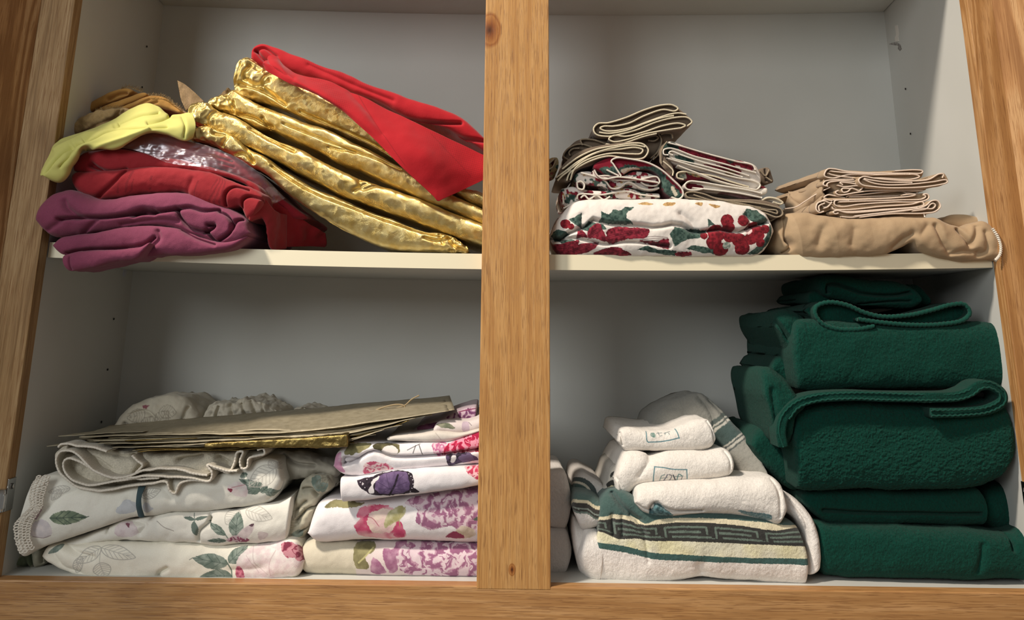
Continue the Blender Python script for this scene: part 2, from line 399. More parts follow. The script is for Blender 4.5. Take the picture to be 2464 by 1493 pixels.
def sagboard(name, y0, y1, z0, z1, sg, mat, parent):
    xs = np.linspace(0, 1, 60); V = []
    for u in xs:
        for y, z in ((y0, z0), (y0, z1), (y1, z1), (y1, z0)):
            k = (y - T) / (D - T); a = XL + .6 + (SL - XL) * k; b = XR - .6 + (SR - XR) * k; x = a + (b - a) * u
            V.append((x, y, z - sg * (1 - (x / 540) ** 2)))
    fs = gf(60, 4, cv=True).tolist() + [[3, 2, 1, 0], [236, 237, 238, 239]]
    return mesh(name, V, fs, mat, parent, False)
sh = sagboard('shelf', T + 1.2, D - .5, ZU, ZU + SHT, SG, M_mel, cab)
sagboard('edge_band', T + .6, T + 1.2, ZU, ZU + SHT, SG, M_edge, sh)
ts = sagboard('upper_shelf', T + 1.2, D - .5, ZT, ZT + SHT, SGT, M_mel, cab)
def shz(x): return ZU + SHT - SG * (1 - (x / 540) ** 2)
def door(name, xh, sgn, ang, wd, mat):
    """open door hinged beside the stile"""
    d = empty(name); d.parent = cab; d.location = (xh / 1000, 0, 0); d.rotation_euler = (0, 0, ang)
    fw = 58; s = sgn
    for nm, a, b, z0, z1, y0, y1 in (('door_stile', 0, fw, -20, 800, -19, 0), ('door_stile', wd - fw, wd, -20, 800, -19, 0),
                                     ('door_rail', fw, wd - fw, -20, 38, -19, 0), ('door_rail', fw, wd - fw, 742, 800, -19, 0), ('door_panel', fw, wd - fw, 38, 742, -13, -6)):
        box(nm, min(s * a, s * b), max(s * a, s * b), y0, y1, z0, z1, mat, d, 1.0)
    return d
door('left_door', XL - 40.5, 1, math.radians(-113), 525, M_door_l)
door('right_door', XR + 29.5, -1, math.radians(112), 525, M_door_r)
def hinge(px, py, sgn, x):
    h = empty('hinge'); h.parent = cab; p = W([(px, py)], -2)[0]; z = p[2]
    box('hinge_plate', min(x, x + sgn * 1.6), max(x, x + sgn * 1.6), 2, 17, z - 12, z + 20, M_steel, h, .5)
    box('hinge_arm', min(x - sgn * 16, x + sgn * 4), max(x - sgn * 16, x + sgn * 4), -7, -1, z - 9, z + 7, M_steel, h, 2)
    th = np.linspace(0, 1, 6)[:, None]; a = np.array([x - sgn * 1, -4, z - 11.]); b = np.array([x - sgn * 1, -4, z + 11.])
    tube('hinge_barrel', a + (b - a) * th, 4.2, M_steel, h, 16)
    tube('screw', np.array([[x + sgn * 1, 9, z + 12.], [x + sgn * 2.6, 9, z + 12.]]), 3, M_steel, h, 12)
hinge(22, 1205, 1, XL); hinge(2462, 1215, -1, XR)
def hole(px, py, side):
    # a pin hole in a side wall: solve the depth on that wall
    for Y in np.linspace(20, 275, 400):
        p = W([(px, py)], Y)[0]; k = (Y - T) / (D - T); xw = (XL + (SL - XL) * k) if side < 0 else (XR + (SR - XR) * k)
        if (p[0] - xw) * side <= 0 and Y > 60:
            pass
        if abs(p[0] - xw) < 1.2: break
    tube('pin_hole', np.array([[xw - side * .5 - .0, Y, p[2]], [xw - side * 1.0, Y, p[2]]]), 1.5, M_dark, cab, 12)
for q in ((354, 112), (343, 210), (275, 768), (260, 890), (245, 1016)): hole(*q, -1)
for q in ((2178, 214), (2190, 322)): hole(*q, 1)
def peg(px, py, Y, side):
    p = W([(px, py)], Y)[0]
    P = empty('shelf_peg'); P.parent = cab
    box('peg_plate', p[0] - 3.5, p[0] + 3.5, Y - 5, Y + 5, p[2] - 7, p[2] + 9, M_plast, P, 2)
    tube('peg_pin', np.array([[p[0] + side * 2, Y, p[2]], [p[0] + side * 9, Y, p[2]]]), 2.4, M_plast, P, 12)
peg(2143, 12, 262, 1); peg(372, 6, 262, -1); peg(296, 654, 250, -1)
# torn paper residue on the right side wall
M_res = plain('torn_paper_residue', (225, 220, 212), .8); s = NT('scuffed_patch')
M_sc = s.done(s.ramp(s.noise(s.tc, 180, 3), [(.4, (120, 116, 112)), (.6, (178, 174, 170))]), .8)
def decal(name, pts, side, mat, lift):
    V = []
    for px, py in pts:
        best = None
        for Y in np.linspace(150, 281, 300):
            p = W([(px, py)], Y)[0]; k = (Y - T) / (D - T); xw = (XR + (SR - XR) * k) + .5
            d = abs(p[0] - xw)
            if best is None or d < best[0]: best = (d, (xw - lift, Y, p[2]))
        V.append(best[1])
    n = len(V); V2 = V + [(x + lift * .8, y, z) for x, y, z in V]
    return mesh(name, V2, [list(range(n)), list(range(n, 2 * n))[::-1]] + [[i, (i + 1) % n, n + (i + 1) % n, n + i] for i in range(n)], mat, cab, False)
decal('paper_residue', [(2154, 62), (2160, 60), (2163, 80), (2162, 90), (2164, 99), (2155, 100), (2154, 90), (2157, 84)], 1, M_res, .5)
decal('scuff_mark', [(2160, 102), (2167, 108), (2170, 118), (2166, 123), (2161, 118), (2162, 110), (2140, 107), (2141, 105), (2150, 102)], 1, M_sc, .3)

def merge(name, objs, mat=None, parent=None):
    """several shapes of one cloth become one mesh"""
    V, Fs, Cl, off = [], [], [], 0; hascol = False; kids = []
    for o in objs:
        me = o.data; n = len(me.vertices); v = np.empty(n * 3); me.vertices.foreach_get('co', v); V.append(v.reshape(-1, 3) * 1000)
        Fs += [[i + off for i in p.vertices] for p in me.polygons]; c = np.ones((n, 4))
        if 'Col' in me.color_attributes: me.color_attributes['Col'].data.foreach_get('color', c4 := np.empty(n * 4)); c = c4.reshape(-1, 4); hascol = True
        Cl.append(c[:, :3]); off += n; kids += list(o.children); m0 = me.materials[0]
    r = mesh(name, np.vstack(V), Fs, mat or m0, parent, True, np.vstack(Cl) if hascol else None)
    for k in kids: k.parent = r
    for o in objs: me = o.data; bpy.data.objects.remove(o); bpy.data.meshes.remove(me)
    return r
def fringe(path, Y, n, ln, r, mat, parent, dirn=(0, -1), seed=0, name='fringe', jit=.5):
    P = W(rs(np.array(path, float)[:, :2], n), Y); rg = np.random.RandomState(seed); V = []; Fs = []
    for p in P:
        l = ln * (1 + jit * rg.uniform(-1, 1)); d = np.array([dirn[0] + rg.uniform(-jit, jit), rg.uniform(-.7, .1), dirn[1] + rg.uniform(-jit, jit)]); d /= np.linalg.norm(d)
        q = d + np.array([rg.uniform(-.4, .4), 0, -.25]); b = len(V)
        for k, (c, rr) in enumerate(((p, r), (p + d * l * .5, r * .8), (p + d * l * .5 + q * l * .5, r * .3))):
            for a in (0, 2.1, 4.2): V.append(c + rr * np.array([math.cos(a), .5 * math.sin(a), math.sin(a)]))
        for k in range(2):
            for a in range(3): Fs.append([b + k * 3 + a, b + k * 3 + (a + 1) % 3, b + k * 3 + 3 + (a + 1) % 3, b + k * 3 + 3 + a])
    return mesh(name, V, Fs, mat, parent)
def P_(base, *ly):
    """print painter: base colour, then layers (function giving weight and colour at measured points)"""
    def f(pc):
        c = np.tile(lin(base), (len(pc), 1))
        for fn in ly:
            w, col = fn(pc); w = np.clip(np.asarray(w, float), 0, 1)[:, None]; c = c * (1 - w) + col * w
        return c
    return f
def v2(pc, s, seed=0, o=3): return fbm(np.c_[pc, np.zeros(len(pc))], s, seed, o)
def blob(poly, col, col2=None, edge=1.5, ns=14, seed=1, smooth=True, soft=0, vein=None):
    """a printed patch: closed outline, two tones of ink"""
    poly = rs(poly, max(40, len(poly) * 8), True) if smooth else np.array(poly, float)
    lo, hi = poly.min(0) - 6, poly.max(0) + 6
    def fn(pc):
        w = np.zeros(len(pc)); col_ = np.tile(lin(col), (len(pc), 1))
        m = ((pc > lo) & (pc < hi)).all(1)
        if m.any():
            q = pc[m] + (np.stack([v2(pc[m], 9, seed), v2(pc[m], 9, seed + 5)], 1) * edge if edge else 0)
            w[m] = inpoly(q, poly)
            if soft: w[m] *= np.clip(pd(pc[m], np.vstack([poly, poly[:1]])) / soft, .25, 1)
            if col2 is not None:
                k = np.clip(.5 + .9 * v2(pc[m], ns, seed + 9), 0, 1)[:, None]; col_[m] = lin(col) * (1 - k) + lin(col2) * k
        return w, col_
    return fn
def stroke(line, wd, col, taper=False):
    L = rs(line, max(12, len(line) * 6)) if len(line) > 2 else np.array(line, float); lo, hi = L.min(0) - wd - 2, L.max(0) + wd + 2
    def fn(pc):
        w = np.zeros(len(pc)); m = ((pc > lo) & (pc < hi)).all(1)
        if m.any(): w[m] = np.clip((wd / 2 + .6 - pd(pc[m], L)) / 1.2, 0, 1)
        return w, lin(col)
    return fn
def leaf(a, b, wd, col, col2=None, vein=None, outline=None, seed=1, nv=5, curve=0.0, lw=2.2):
    """a leaf from stem a to tip b; outline draws it as a line drawing with ribs"""
    a = np.array(a, float); b = np.array(b, float); ax = b - a; L = np.hypot(*ax); ax /= L; no = np.array([-ax[1], ax[0]])
    t = np.linspace(0, 1, 24); w = np.sin(math.pi * t ** .8) ** .8 * wd / 2; c = a + ax * (t * L)[:, None] + no * (curve * L * np.sin(math.pi * t))[:, None]
    up, dn = c + no * w[:, None], c - no * w[:, None]; poly = np.vstack([up, dn[::-1]]); out = []
    if col is not None: out.append(blob(poly, col, col2, 1.0, 10, seed, False))
    lc = outline or vein
    if outline: out += [stroke(up, lw, outline), stroke(dn, lw, outline)]
    if lc:
        out.append(stroke(c, lw * .8, lc))
        for k in range(1, nv + 1):
            i = int(24 * k / (nv + 1.5)); j = min(i + 5, 23)
            out += [stroke([c[i], (c[j] + up[j]) / 2 * .5 + up[j] * .5 if 0 else up[j]], lw * .7, lc), stroke([c[i], dn[j]], lw * .7, lc)]
    def fn(pc):
        W_ = np.zeros(len(pc)); Cc = np.zeros((len(pc), 3)); m = ((pc > poly.min(0) - 8) & (pc < poly.max(0) + 8)).all(1)
        if m.any():
            q = pc[m]; w0 = np.zeros(len(q)); c0 = np.zeros((len(q), 3))
            for g in out:
                w, cc = g(q); w = np.asarray(w, float)[:, None]; c0 = c0 * (1 - w) + cc * w; w0 = np.maximum(w0, w[:, 0])
            # colour is premixed; strokes keep partial weight
            W_[m] = w0; Cc[m] = c0 / np.maximum(w0, 1e-3)[:, None] if col is None else c0
        return W_, Cc
    return fn
# ================================================================== upper left bay
M_purple = cloth('plum_woven_cloth', (138, 66, 92), 1500, .5, .9, .22)
m = NT('red_tablecloth_fabric')
M_red1 = cloth('crimson_cloth', None, 1500, .4, .85, .14)
M_redn = cloth('bright_red_cloth', (176, 14, 28), 1800, .3, .8, .10, .2)
M_redb = cloth('deep_red_napkins', (150, 26, 44), 1500, .3, .8, .2)
M_yel = cloth('yellow_cloth', (208, 204, 118), 2000, .15, .75, .05, .1, .08)
M_ochre = cloth('ochre_cotton', (186, 138, 72), 1600, .4, .9, .15)
M_tanf = cloth('frayed_tan_cotton', (176, 146, 100), 1300, .5, .9, .25)
s = NT('clear_film'); fr = s.N('ShaderNodeBsdfTransparent'); gl = s.N('ShaderNodeBsdfGlossy'); gl.inputs['Roughness'].default_value = .3
gl.inputs['Color'].default_value = (.9, .85, .9, 1)
nn = s.bump(s.noise(s.map((1, 1, 3.2), rot=(0, .35, 0)), 22, 2, 1.0), .4, .008); s.L(nn, gl.inputs['Normal'])
df = s.N('ShaderNodeBsdfDiffuse'); df.inputs['Color'].default_value = (.75, .6, .66, 1)
mx = s.N('ShaderNodeMixShader'); mx.inputs[0].default_value = .08; s.L(fr.outputs[0], mx.inputs[1]); s.L(gl.outputs[0], mx.inputs[2])
mx2 = s.N('ShaderNodeMixShader'); mx2.inputs[0].default_value = .03; s.L(mx.outputs[0], mx2.inputs[1]); s.L(df.outputs[0], mx2.inputs[2])
s.L(mx2.outputs[0], s.t.nodes['Material Output'].inputs[0]); M_film = s.m
wz = [(1.2, 26, 3), (.5, 8, 5)]
# plum cloth -------------------------------------------------------
L1 = nose('a', KA((88, 1120), (100, 1040), (160, 975), (230, 945), (290, 940), (350, 962), (430, 987), (520, 993), (640, 972), (760, 958), (900, 952), (1010, 965), (1130, 1010), (1250, 1060), (1335, 1120), (1368, 1195)),
          KA((88, 1130), (120, 1190), (190, 1226), (320, 1208), (480, 1188), (640, 1165), (780, 1160), (900, 1180), (1000, 1220), (1100, 1250), (1200, 1285), (1300, 1270), (1362, 1215)),
          [-22, -24, -18, -12, -10], 215, M_purple, 300, 60, noise=wz, e0=14, e1=16, er=10, n=2.2,
          creases=[(KA((190, 1112), (310, 1102), (480, 1102), (640, 1082), (760, 1072), (900, 1052)), 16, 3.5), (KA((225, 1000), (250, 1050), (310, 1098)), 7, 8),
                   (KA((640, 1085), (700, 1062), (760, 1070)), 16, 6), (KA((900, 1052), (980, 1040), (1060, 1060), (1150, 1045)), 11, 4),
                   (KA((905, 1060), (925, 1110), (980, 1170), (1060, 1190), (1085, 1180)), 14, 3.5), (KA((1060, 1200), (1120, 1165), (1130, 1150), (1090, 1150)), 17, 3),
                   (KA((1085, 1200), (1130, 1255), (1160, 1240), (1225, 1190), (1235, 1140), (1200, 1085), (1150, 1060)), 13, 3),
                   (KA((1238, 1165), (1262, 1120), (1290, 1105)), 11, 4), (KA((320, 1205), (420, 1120)), 5, 5), (KA((120, 1180), (200, 1130)), 6, 6), (KA((560, 1150), (800, 1120), (910, 1130)), 4, 5)])
L2 = nose('b', KA((175, 1260), (215, 1228), (400, 1195), (600, 1165), (780, 1152), (900, 1165), (1000, 1200), (1150, 1250), (1260, 1240), (1350, 1200)),
          KA((172, 1290), (240, 1332), (400, 1312), (620, 1305), (700, 1338), (850, 1328), (1000, 1328), (1130, 1313), (1250, 1292), (1335, 1245)),
          [-26, -24, -18, -12, -8], 200, M_purple, 260, 44, noise=wz, e0=10, e1=18, er=8,
          creases=[(KA((770, 1222), (720, 1262), (560, 1292), (330, 1303), (240, 1322)), 9, 3.5), (KA((790, 1180), (800, 1230), (720, 1300)), 5, 6), (KA((930, 1170), (1000, 1215), (1130, 1265)), 6, 4)])
L3 = nose('c', KA((232, 1332), (330, 1305), (560, 1296), (700, 1280), (768, 1240)), KA((252, 1416), (275, 1426), (430, 1398), (560, 1362), (660, 1356), (722, 1318)),
          -32, 60, M_purple, 180, 30, noise=wz, e0=2, e1=8, er=3, creases=[(KA((262, 1340), (268, 1420)), 3, 2.5)])
tag(merge('folded_cloth', [L1, L2, L3]), 'plum purple cloth, loosely folded and rolled, hanging over the left end of the middle shelf', 'tablecloth')
# red tablecloth ---------------------------------------------------
def bands(pc):
    w = np.zeros(len(pc))
    for a, b, wd in (((560, 860), (545, 960), 3), ((640, 840), (610, 960), 9), ((760, 850), (735, 960), 3), ((1040, 890), (1005, 985), 4), ((1165, 890), (1125, 1020), 15)):
        L = KA(a, b); d = pd(pc, L); w = np.maximum(w, (d < wd) * (np.sin(pc[:, 1] * 2.6) > .1) * .45)
    return w, lin((96, 16, 26))
pr = P_((154, 36, 44), bands)
R1 = nose('a', KA((285, 815), (310, 745), (400, 705), (520, 688), (700, 715), (900, 755), (1100, 800), (1290, 860), (1400, 920), (1440, 1000)),
          KA((290, 830), (400, 838), (600, 832), (750, 812), (950, 822), (1130, 850), (1290, 892), (1390, 960), (1430, 1040)), [6, 0, 4, 10, 14], 200, M_red1, 280, 40, noise=wz, e0=10, e1=4, paint=pr,
          creases=[(KA((400, 780), (440, 810), (520, 830), (600, 815)), 8, 4), (KA((385, 790), (400, 800), (440, 815)), 8, 4)])
R2 = nose('b', KA((288, 830), (400, 832), (600, 815), (750, 800), (950, 812), (1130, 842), (1230, 880), (1290, 905), (1420, 960), (1440, 1010)),
          KA((300, 935), (400, 990), (560, 988), (700, 968), (850, 958), (950, 958), (1010, 1005), (1100, 1042), (1230, 1055), (1290, 1040), (1340, 1120), (1400, 1080)), [0, -6, -4, -6, -6], 190, M_red1, 320, 50, noise=wz, e0=10, e1=4, paint=pr,
          creases=[(KA((590, 815), (540, 880), (460, 950), (420, 985)), 7, 4), (KA((1190, 1040), (1200, 960), (1250, 915), (1330, 930)), 8, 3), (KA((1290, 1050), (1300, 1000), (1340, 975), (1430, 990)), 9, 3), (KA((1000, 870), (960, 960)), 3, 8)])
R3 = patch('c', [KA((1340, 975, 6), (1420, 985, 12), (1490, 1060, 24), (1560, 1090, 60)), KA((1345, 1120, 0), (1420, 1060, 8), (1478, 1140, 24), (1560, 1180, 60)), KA((1370, 1120, 10), (1430, 1110, 16), (1470, 1290, 30), (1560, 1290, 60))], M_red1, 2.5, 50, 40, [(1.5, 14, 3)], paint=P_((150, 36, 42)))
R4 = patch('d', [KA((1430, 960, 40), (1600, 1080, 70), (1800, 1200, 120)), KA((1460, 1100, 45), (1620, 1190, 80), (1800, 1270, 130)), KA((1500, 1282, 55), (1620, 1280, 85), (1790, 1275, 130))], M_red1, 3, 50, 40, [(3, 18, 8)], paint=P_((150, 26, 38)))
tag(merge('folded_tablecloth', [R1, R2, R3, R4]), 'red tablecloth with openwork bands, folded on top of the plum cloth', 'tablecloth')
# bagged red napkins -------------------------------------------------
bg1 = nose('bagged_napkins', KA((520, 672), (640, 610), (740, 588), (990, 648), (1250, 740), (1400, 850), (1560, 1000), (1700, 1100)),
           KA((540, 700), (700, 720), (850, 775), (1000, 800), (1200, 825), (1330, 880), (1450, 1010), (1600, 1130)), [16, 22, 26, 40, 70], 150, M_redb, 220, 34, noise=[(1.5, 20, 2), (.6, (30, 10, 5), 4)], e0=8, e1=6,
           creases=[(KA((760, 620), (1000, 690), (1240, 770)), 3, 2.5), (KA((720, 650), (1000, 730), (1250, 800)), 3, 2.5)])
tag(bg1, 'dark red folded napkins inside a clear plastic bag, under the yellow cloth', 'napkins')
fl = patch('plastic_bag', [KA((375, 690, 8), (540, 655, 12), (740, 585, 14), (990, 642, 14), (1250, 735, 14), (1420, 850, 20), (1560, 990, 50)),
                           KA((380, 715, 0), (560, 680, 4), (740, 650, 2), (990, 720, 4), (1200, 785, 6), (1360, 890, 16), (1500, 1020, 44)),
                           KA((388, 738, 6), (540, 690, 6), (700, 715, 0), (850, 775, 0), (1050, 806, 2), (1300, 880, 10), (1440, 1030, 30))], M_film, .15, 160, 60, [(1.6, (30, 30, 9), 6), (.8, 6, 9)])
tag(fl, 'crinkled clear plastic bag around the dark red napkins', 'plastic bag')
# yellow cloth -------------------------------------------------------
yl = patch('folded_cloth', [KA((88, 846, -22), (150, 720, -12), (200, 645, 5), (330, 600, 20), (520, 525, 32), (720, 420, 40), (790, 440, 40), (870, 490, 36), (985, 476, 36)),
                            KA((90, 848, -26), (160, 760, -22), (235, 690, -14), (350, 625, -6), (530, 560, 4), (735, 520, 6), (850, 525, 10), (930, 520, 8), (1010, 500, 16)),
                            KA((92, 850, -28), (180, 800, -26), (280, 740, -22), (340, 660, -18), (540, 610, -14), (740, 565, -10), (850, 565, -4), (940, 570, -4), (1022, 560, 6)),
                            KA((120, 860, -24), (205, 885, -18), (290, 780, -16), (350, 672, -18), (540, 682, -16), (735, 590, -12), (850, 600, -4), (960, 638, -2), (1008, 618, 6)),
                            KA((140, 866, -5), (210, 884, 6), (300, 780, 10), (360, 690, 10), (540, 690, 10), (735, 600, 10), (850, 610, 12), (960, 645, 16), (1005, 630, 22))],
           M_yel, 1.0, 260, 130, [(1.2, (30, 30, 12), 4), (.5, 14, 6)],
           creases=[(KA((560, 540), (700, 490), (800, 478)), 4, 2), (KA((180, 700), (330, 625), (520, 560)), -3, 5), (KA((360, 690), (540, 650), (740, 575)), -4, 4), (KA((940, 500), (960, 560), (950, 630)), 3, 3), (KA((300, 665), (420, 625), (540, 575), (700, 560), (850, 560)), 6, 2.2), (KA((350, 640), (430, 590), (560, 548)), 4, 3), (KA((105, 845), (200, 740), (270, 680)), 5, 3), (KA((870, 492), (820, 520), (735, 535)), 5, 3), (KA((290, 670), (255, 740), (210, 800)), 4, 4)])
tag(yl, 'lemon yellow cloth crumpled over the red cloths, one corner hanging past the frame', 'cloth')
# ochre and tan napkins behind ----------------------------------------
o1 = nose('a', KA((248, 540), (330, 460), (430, 395), (560, 335), (620, 328), (662, 350)), KA((262, 575), (350, 500), (450, 445), (560, 402), (600, 385), (625, 372)), 78, 120, M_ochre, 110, 24, noise=[(1, 14, 2)], e0=6, e1=3, creases=[(KA((500, 392), (560, 362), (602, 358)), 8, 4)])
o2 = nose('b', KA((262, 575), (450, 450), (560, 405), (640, 378), (715, 352), (742, 366)), KA((300, 590), (460, 490), (560, 448), (640, 415), (700, 390), (738, 375)), 74, 120, M_ochre, 110, 20, noise=[(1, 14, 5)], e0=3, e1=3)
o3 = nose('c', KA((440, 500), (560, 450), (640, 418), (745, 375), (840, 385), (900, 430), (955, 475)), KA((470, 530), (560, 500), (660, 470), (760, 440), (840, 455), (900, 478), (950, 490)), 70, 110, M_ochre, 110, 24, noise=[(1.2, 10, 7)], e0=3, e1=6, creases=[(KA((500, 500), (640, 445), (745, 395)), 4, 2), (KA((560, 500), (700, 445), (790, 410)), 4, 2)])
oc = tag(merge('folded_napkin', [o1, o2, o3]), 'ochre cotton napkins folded flat behind the yellow cloth', 'napkin')
fringe(KA((575, 335), (620, 325), (655, 335), (700, 352)), 80, 60, 5, .35, M_tanf, oc, (.5, .8), 1); fringe(KA((740, 372), (820, 380), (880, 415), (945, 468)), 68, 110, 4, .35, M_tanf, oc, (.3, .9), 2)
t1 = nose('frayed_napkin', KA((232, 612), (290, 545), (380, 482), (470, 462), (560, 445), (600, 450), (650, 470)), KA((240, 632), (330, 612), (420, 575), (500, 540), (560, 510), (610, 490), (655, 478)), 44, 90, M_tanf, 140, 30, noise=[(1.8, 9, 3), (.8, 4, 6)], e0=3, e1=3,
          creases=[(KA((330, 600), (430, 545), (520, 505), (590, 465)), 5, 2.5), (KA((480, 540), (540, 490), (560, 460)), 5, 2.5)])
tag(t1, 'thin tan napkin with frayed edge below the ochre ones', 'napkin'); fringe(KA((235, 620), (330, 615), (430, 575), (520, 530), (600, 495)), 40, 140, 4, .3, M_tanf, t1, (-.3, -.8), 4)
fringe(KA((420, 470), (500, 452), (580, 445)), 46, 70, 4, .3, M_tanf, t1, (.2, .8), 5)
# gold bags ------------------------------------------------------------
M_foil = foil('gold_foil', ang=.55)
M_foil2 = foil('gold_foil_dark', (136, 112, 78), (110, 88, 58), .5, ang=.55, metal=.45)
crs = [(1.1, 26, 3), (.35, 8, 4)]
def bag(nm, A, B, Y, dep, label, nx=420, creases=(), noise=None, **k):
    k.setdefault('crum', [(42, 1.8, 11, 5, 0), (900, .35, 16, 8, 0)]); k.setdefault('na', 80)
    if dep != 150 or 'lowest' not in label: B = [(x, y + 5) for x, y in B]
    o = nose(nm, A, B, Y, dep, M_foil, nx, noise=noise or crs, creases=creases, **k); return tag(o, label, 'gift bag', 'gold foil bags leaning on the middle shelf')
bag('gold_bag', KB((428, 135), (500, 165), (600, 235), (760, 288), (950, 378), (1120, 468), (1280, 575), (1420, 690), (1560, 830), (1800, 960), (2060, 1060)),
    KB((365, 350), (440, 400), (560, 425), (700, 480), (860, 550), (1000, 600), (1150, 672), (1300, 745), (1450, 835), (1650, 950), (1850, 1050), (2060, 1140)), [62, 54, 46, 38, 30], 130,
    'topmost gold foil bag of the leaning pile, directly under the bright red napkin', e0=7, e1=2, er=6, noise=[(1.4, 22, 3), (.6, 8, 4)],
    creases=[(KB((430, 150), (400, 260), (370, 340)), 5, 5), (KB((400, 320), (520, 350), (620, 400), (700, 455)), 8, 5), (KB((480, 200), (440, 280), (520, 330), (600, 300)), 5, 4), (KB((600, 240), (560, 330), (640, 400)), 5, 4), (KB((800, 500), (1000, 590), (1250, 700), (1450, 820)), 6, 3)])
bag('gold_bag', KB((222, 438), (330, 390), (380, 370), (470, 420), (640, 500), (800, 560), (980, 620), (1150, 705), (1300, 775), (1450, 860), (1650, 975), (1850, 1070), (2060, 1170)),
    KB((230, 470), (310, 495), (400, 522), (520, 592), (620, 612), (740, 668), (900, 735), (1050, 815), (1200, 875), (1400, 970), (1600, 1060), (1850, 1160), (2060, 1260)), [50, 42, 34, 28, 26], 150,
    'second gold foil bag from the top of the leaning pile, crumpled upper end', e0=6, e1=2, er=5,
    creases=[(KB((400, 520), (500, 540), (560, 575), (620, 600)), 8, 4), (KB((330, 400), (370, 470)), 4, 4), (KB((375, 440), (370, 510)), 4, 3), (KB((560, 540), (600, 620)), 5, 4), (KB((700, 580), (900, 660), (1100, 740), (1290, 800), (1450, 870)), 4, 3), (KB((990, 730), (1150, 760)), 4, 4)])
bag('gold_bag', KB((88, 490), (110, 462), (200, 442), (260, 488), (400, 545), (600, 665), (800, 745), (1000, 850), (1150, 920), (1400, 1005), (1600, 1080), (1850, 1180), (2060, 1260)),
    KB((112, 545), (150, 582), (225, 602), (350, 662), (480, 722), (640, 802), (800, 885), (950, 965), (1100, 1042), (1300, 1115), (1500, 1185), (1700, 1262), (1900, 1330), (2060, 1375)), [30, 22, 20, 21, 22], 170,
    'third gold foil bag of the leaning pile, smooth, with a folded end cuff', e0=6, e1=2, er=5,
    creases=[(KB((255, 485), (218, 540), (220, 600)), 5, 3), (KB((480, 600), (640, 690), (760, 750)), 5, 5), (KB((1180, 930), (1200, 1000), (1300, 960)), 4, 5), (KB((1150, 1010), (1220, 960)), 4, 5)])
bag('gold_bag', KB((130, 625), (200, 602), (280, 622), (400, 675), (480, 745), (600, 805), (740, 905), (900, 995), (1100, 1078), (1250, 1145), (1400, 1198), (1600, 1272), (1750, 1290), (1890, 1385)),
    KB((98, 688), (180, 705), (260, 725), (380, 792), (480, 852), (560, 885), (700, 1010), (850, 1120), (1000, 1215), (1180, 1310), (1350, 1375), (1500, 1400), (1700, 1408), (1885, 1412)), [24, 20, 20, 22, 22], 150,
    'lowest gold foil bag of the leaning pile, its wrinkled corner on the white shelf', e0=6, e1=5, er=6, r=14, n=2.6, crum=[(42, 1.8, 11, 5, 0), (40, 1.6, 9, 7, 1), (900, .35, 16, 8, 0)],
    creases=[(KB((380, 780), (440, 770), (500, 820)), 6, 4), (KB((430, 690), (470, 760), (500, 830)), 5, 4), (KB((250, 640), (330, 660), (300, 720)), 5, 5), (KB((620, 850), (760, 950), (950, 1050), (1150, 1120), (1400, 1215), (1700, 1300)), 4, 2.5), (KB((1600, 1310), (1680, 1330), (1760, 1310)), 5, 4), (KB((1750, 1300), (1790, 1360), (1880, 1400)), 6, 4), (KB((1700, 1280), (1720, 1350)), 5, 4), (KB((950, 1170), (1000, 1240), (1120, 1290)), 3, 8)])
fin = patch('gold_bag', [KB((18, 302, 96), (40, 400, 92), (75, 500, 86)), KB((72, 332, 92), (90, 400, 88), (100, 480, 84)), KB((190, 438, 80), (150, 460, 78), (110, 490, 78))], M_foil2, .6, 50, 30, [(2, 20, 5)])
tag(fin, 'thin brown-gold bag whose pointed corner sticks up behind the yellow cloth', 'gift bag')
cr = nose('gold_bag', KB((220, 432), (262, 425), (320, 372), (345, 360), (372, 372)), KB((232, 465), (300, 470), (340, 440), (365, 415), (380, 398)), 64, 60, M_foil2, 80, 24, noise=[(2.4, 6, 4), (1, 3, 6)], e0=3, e1=3)
tag(cr, 'crumpled gold foil bag end wedged between the top two bags of the pile', 'gift bag')
# red napkin on top ------------------------------------------------------
def waffle(rows_):
    def f(pc): return pc
    return f
def wafd(pc, L, wd, q=3.1):
    m = np.clip(1.4 - pd(pc, L) / wd, 0, 1); a = (pc[:, 0] * .85 + pc[:, 1] * .5) ; b = (-pc[:, 0] * .5 + pc[:, 1] * .85)
    return m, np.sin(a * 2 * math.pi / (q * 2)) * np.sin(b * 2 * math.pi / (q * 2))
def waf(L, wd, col=(120, 6, 18)):
    def fn(pc):
        m, k = wafd(pc, L, wd); return np.clip(m, 0, 1) * np.clip(-k, 0, 1) * .75, lin(col)
    return fn
M_redw = cloth('bright_red_napkin', None, 1800, .3, .8, .08, .2)
pw = P_((178, 14, 28), waf(KB((850, 170), (1080, 270), (1300, 350)), 12), waf(KB((900, 300), (1020, 390), (1100, 480)), 14), waf(KB((1700, 640), (1900, 860)), 40), waf(KB((1300, 440), (1500, 520)), 9),
        stroke(KB((1180, 400), (1320, 620), (1480, 850)), 1.6, (150, 8, 20)), stroke(KB((1640, 640), (1900, 920)), 1.4, (150, 8, 20)))
